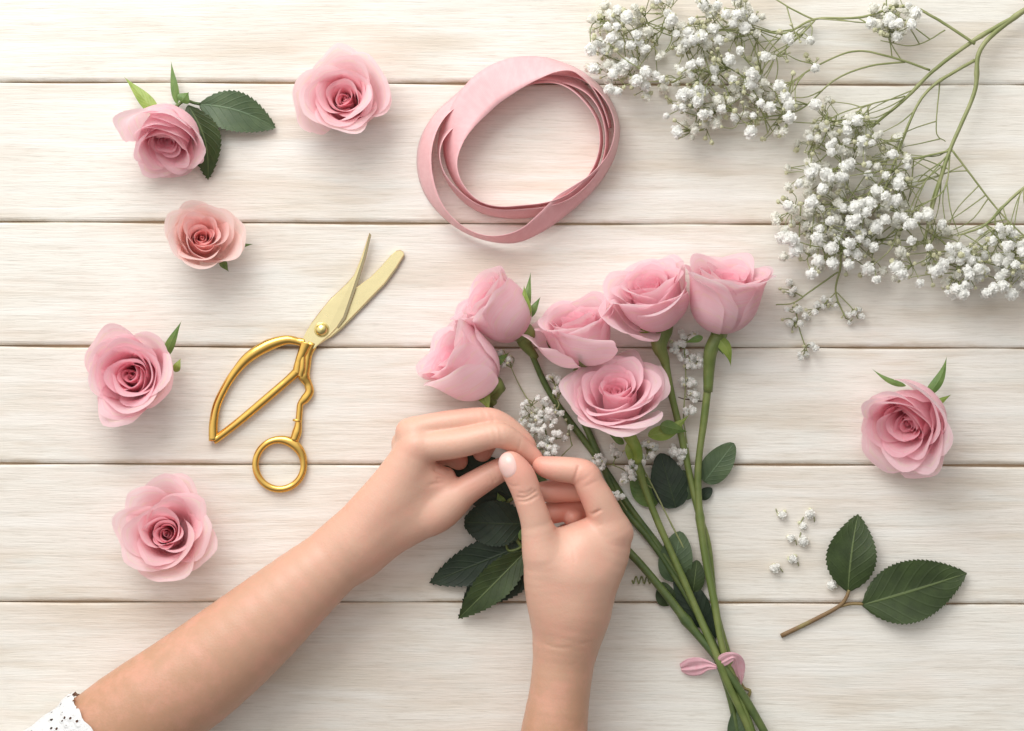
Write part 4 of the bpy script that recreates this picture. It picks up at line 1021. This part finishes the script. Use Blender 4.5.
for pts, dp in [([(492, 425, 92), (495, 432, 92), (496, 441, 91)], 0.40), ([(498, 424, 92), (501, 432, 92), (502, 441, 90)], 0.36), ([(487, 426, 92), (489, 433, 93), (490, 441, 92)], 0.28), ([(483, 410, 77), (486, 416, 78), (487, 421, 78)], 0.40), ([(490, 410, 77), (493, 416, 77), (494, 422, 77)], 0.35),
                ([(521, 440, 82), (519, 446, 82), (516, 452, 80)], 0.35), ([(412, 436, 78), (420, 434, 78), (428, 433, 78)], 0.25), ([(345, 520, 80), (352, 535, 80), (362, 552, 76)], 0.22), ([(340, 528, 80), (347, 542, 80), (356, 558, 76)], 0.22),
                ([(435, 470, 66), (444, 474, 64), (453, 472, 62)], 0.9), ([(438, 478, 66), (448, 478, 64), (458, 474, 62)], 0.7), ([(430, 484, 68), (446, 481, 66), (458, 476, 64)], 0.6),
                ([(488, 466, 69), (491, 473, 70), (494, 481, 68)], 0.7), ([(491, 465, 69), (494.5, 472, 70), (497, 479, 68)], 0.6), ([(485, 469, 69), (487.5, 475, 70), (489, 481, 68)], 0.4)]:
    f.crease(pts, dp * 1.5, 1.4)
red = [(512, 465, 62, 20, 0.9), (535, 457, 66, 16, 0.9), (480, 480, 60, 22, 0.5), (462, 460, 60, 16, 0.8), (497, 445, 74, 16, 0.55), (524, 446, 66, 14, 0.7), (440, 475, 60, 14, 0.45), (416, 443, 78, 12, 0.15), (470, 445, 30, 40, 0.8)]
armL = skin_mesh(f, 'arm', person, 55, red, lambda V: np.clip((430 - V[:, 0]) / 330, 0, 1) * 0.95); fL = f
armL['label'] = 'left arm coming from the lower left, palm down'
# --- arm from below, seen from the thumb side
f = Field((495, 445, 2), (660, 880, 112), 0.9)
T = f.chain([(535, 880, 50, 44), (555, 731, 50, 33), (560, 695, 50, 30.5), (565, 655, 51, 31.5), (570, 618, 53, 36)], k=14); f.join(T)
T = f.chain([(567, 640, 52, 28), (576, 605, 56, 36), (578, 577, 60, 37)], k=12, fz=1.05); f.join(T, knear=14)
T = f.chain([(574, 600, 60, 26), (598, 562, 60, 28.5), (608, 535, 62, 24.5)], k=10); f.join(T, knear=14)
T = f.chain([(578, 600, 40, 24), (600, 562, 38, 24), (606, 536, 36, 20)], k=10); f.join(T, knear=14)
T = f.chain([(560, 600, 62, 24), (568, 566, 68, 27), (582, 549, 68, 24)], k=10); f.join(T, knear=12)
T = f.chain([(556, 612, 62, 24), (548, 585, 68, 23.5), (544, 556, 75, 20.5), (539, 532, 80, 16.5)], k=10); f.join(T, knear=14)
T = f.chain([(548, 546, 70, 14), (564, 543, 66, 15), (590, 537, 64, 17)], k=6); f.join(T, knear=10)
T = f.chain([(556, 548, 34, 15), (572, 542, 26, 17), (592, 540, 24, 16)], k=6); f.join(T, knear=8)
middle = f.chain([(607, 532, 48, 18), (600, 508, 50, 15), (590, 491, 50, 13), (570, 490.5, 52, 12.2), (552, 492, 53, 11.5), (542, 492, 54, 9.5)], k=1.6); f.join(middle, (606, 528, 48), 1.5, 10, 14)
ring = f.chain([(606, 538, 30, 17), (598, 517, 28, 14), (584, 507, 28, 12.5), (566, 511, 34, 12), (553, 514, 38, 11.5), (548, 516, 39, 9)], k=1.6); f.join(ring, (606, 538, 30), 1.5, 10, 14)
pinky = f.chain([(602, 548, 18, 14), (596, 528, 16, 12.5), (584, 518, 22, 11), (575, 518, 34, 11.5), (573, 519, 40, 9)], k=1.6); f.join(pinky, (602, 548, 18), 1.5, 10, 14)
index = f.chain([(611, 532, 66, 20.5), (606, 517, 70, 17.5), (598, 500, 74, 16.2), (590, 485, 76, 14.8), (585, 474.5, 77, 14.3), (575, 470.5, 77, 13.2), (560, 468.8, 76, 12.6), (547, 467, 74, 11.0), (541, 465, 72, 8.8)], k=1.6); f.join(index, (609, 530, 66), 1.6, 14, 20)
thumb = f.chain([(543, 552, 76, 19), (538, 531, 80, 16), (534.5, 516, 83, 15), (529, 500, 85, 14.2), (524.5, 486, 86, 14.8), (519, 474, 87, 15), (512, 464.5, 88, 13.2), (509.5, 461.5, 88, 10.8)], k=1.6); f.join(thumb, (543, 552, 76), 1.8, 14, 22)
f.bump((632, 534, 64), 7, 1.0); f.bump((545, 560, 96), 12, 1.2)
for pts, dp in [([(518, 496, 98), (526, 495.5, 100), (535, 490, 98)], 0.9), ([(519, 500, 98), (527, 499.5, 100), (537, 494.5, 98)], 0.8), ([(520, 491.5, 98), (526, 491.5, 100), (532, 488, 98)], 0.5),
                ([(578, 466, 90), (575.5, 474, 90), (572, 484, 86)], 0.9), ([(556, 528, 88), (575, 523, 88), (592, 514, 86), (600, 507, 84)], 0.7), ([(560, 530, 90), (580, 531, 90), (600, 524, 88)], 0.45),
                ([(582, 511, 84), (590, 513, 86), (600, 509, 86)], 0.7), ([(594, 468, 94), (588, 475, 94), (581, 480, 93)], 0.35), ([(600, 478, 92), (592, 482, 92), (584, 486, 92)], 0.35), ([(566, 530, 92), (572, 545, 96), (574, 560, 98)], 0.22), ([(509, 483, 96), (513, 485, 98), (519, 484, 98)], 0.3), ([(536, 640, 80), (560, 646, 84), (590, 640, 80)], 0.25)]:
    f.crease(pts, dp * 1.5, 1.4)
red = [(518, 470, 90, 26, 0.8), (543, 467, 74, 20, 0.85), (583, 474, 80, 18, 0.7), (560, 492, 52, 24, 1.0), (560, 514, 38, 24, 1.0), (582, 500, 80, 13, 0.9), (585, 518, 80, 13, 0.6), (532, 500, 90, 14, 0.35), (630, 540, 64, 16, 0.4), (574, 517, 34, 16, 1.0)]
armR = skin_mesh(f, 'arm', person, 68, red, lambda V: np.clip((V[:, 1] - 560) / 170, 0, 1) * 0.8); fR = f
armR['label'] = 'right arm coming straight up from below, thumb side up'
nail(fR, armR, 68, (507, 463.5, 96), (-0.42, -0.9, 0.1), (-0.42, -0.12, 0.9), 13.6, 10.6)
nail(fL, armL, 55, (516, 462.5, 70), (0.9, -0.35, 0.1), (0.1, -0.1, 0.95), 7, 6)
# --- lace cuff
mb = MB(); v = []; n1, n2 = 26, 72
ax = np.array([0.755, -0.656, 0.03]); pp = np.array([0.656, 0.755, 0]); zz_ = np.array([0, 0, 1.0])
for i in range(n1):
    t = i / (n1 - 1)
    c = np.array([111, 735, 58.0]) - ax * 150 * t
    for k in range(n2):
        an = 2 * math.pi * k / n2
        s_ = 1.2 * math.sin(an * 14) * (1 - min(1, t * 6)) 
        r = 56.3 + 9 * t + 1.6 * math.sin(an * 5 + t * 9) * t + 1.0 * math.sin(t * 30 + an * 2) * 0.6 + (1.6 if i in (1, 2) else 0)
        q = c + ax * s_ + pp * r * math.cos(an) + zz_ * r * 0.90 * math.sin(an); q[2] = max(q[2], 1.2); v.append(q)
mb.add(to_world(np.array(v), 55), gridf(n1, n2, True)); sl = mb.build('sleeve', M['lace'], person); sl['label'] = 'white lace cuff of the left sleeve'


# ------------------------------------------------------------------ camera, light
cam = bpy.data.cameras.new('camera'); co = bpy.data.objects.new('camera', cam); COL.objects.link(co)
cam.sensor_width = 36; cam.lens = 36 * H / 1024; cam.clip_start = 0.05; cam.clip_end = 50
co.location = (0, 0, H * S); SC.camera = co

def area(name, loc, target, size, power, col):
    l = bpy.data.lights.new(name, 'AREA'); l.shape = 'RECTANGLE'; l.size = size[0]; l.size_y = size[1]; l.energy = power; l.color = col
    o = bpy.data.objects.new(name, l); COL.objects.link(o); o.location = loc
    o.rotation_euler = (Vector(target) - Vector(loc)).to_track_quat('-Z', 'Y').to_euler(); return o
area('window_light', (-0.44, 1.02, 0.92), (0.02, 0.30, 0), (0.95, 0.95), 14.2, (1.0, 0.995, 0.975))
w = bpy.data.worlds.new('World'); SC.world = w; w.use_nodes = True
nt = w.node_tree; bg = nt.nodes['Background']
tc = N(nt, 'ShaderNodeTexCoord'); dv = N(nt, 'ShaderNodeVectorMath', operation='DOT_PRODUCT')
nt.links.new(tc.outputs['Generated'], dv.inputs[0]); dv.inputs[1].default_value = (-0.42, 0.78, 0.47)
f = ramp(nt, dv.outputs['Value'], -0.1, 0.95)
nt.links.new(mixc(nt, f, (0.30, 0.293, 0.282), (1.9, 1.88, 1.83)), bg.inputs[0]); bg.inputs[1].default_value = 0.66
SC.cycles.diffuse_bounces = 8; SC.cycles.transparent_max_bounces = 12
SC.view_settings.view_transform = 'Standard'; SC.view_settings.look = 'None'; SC.view_settings.gamma = 1.0; SC.view_settings.exposure = 0.11
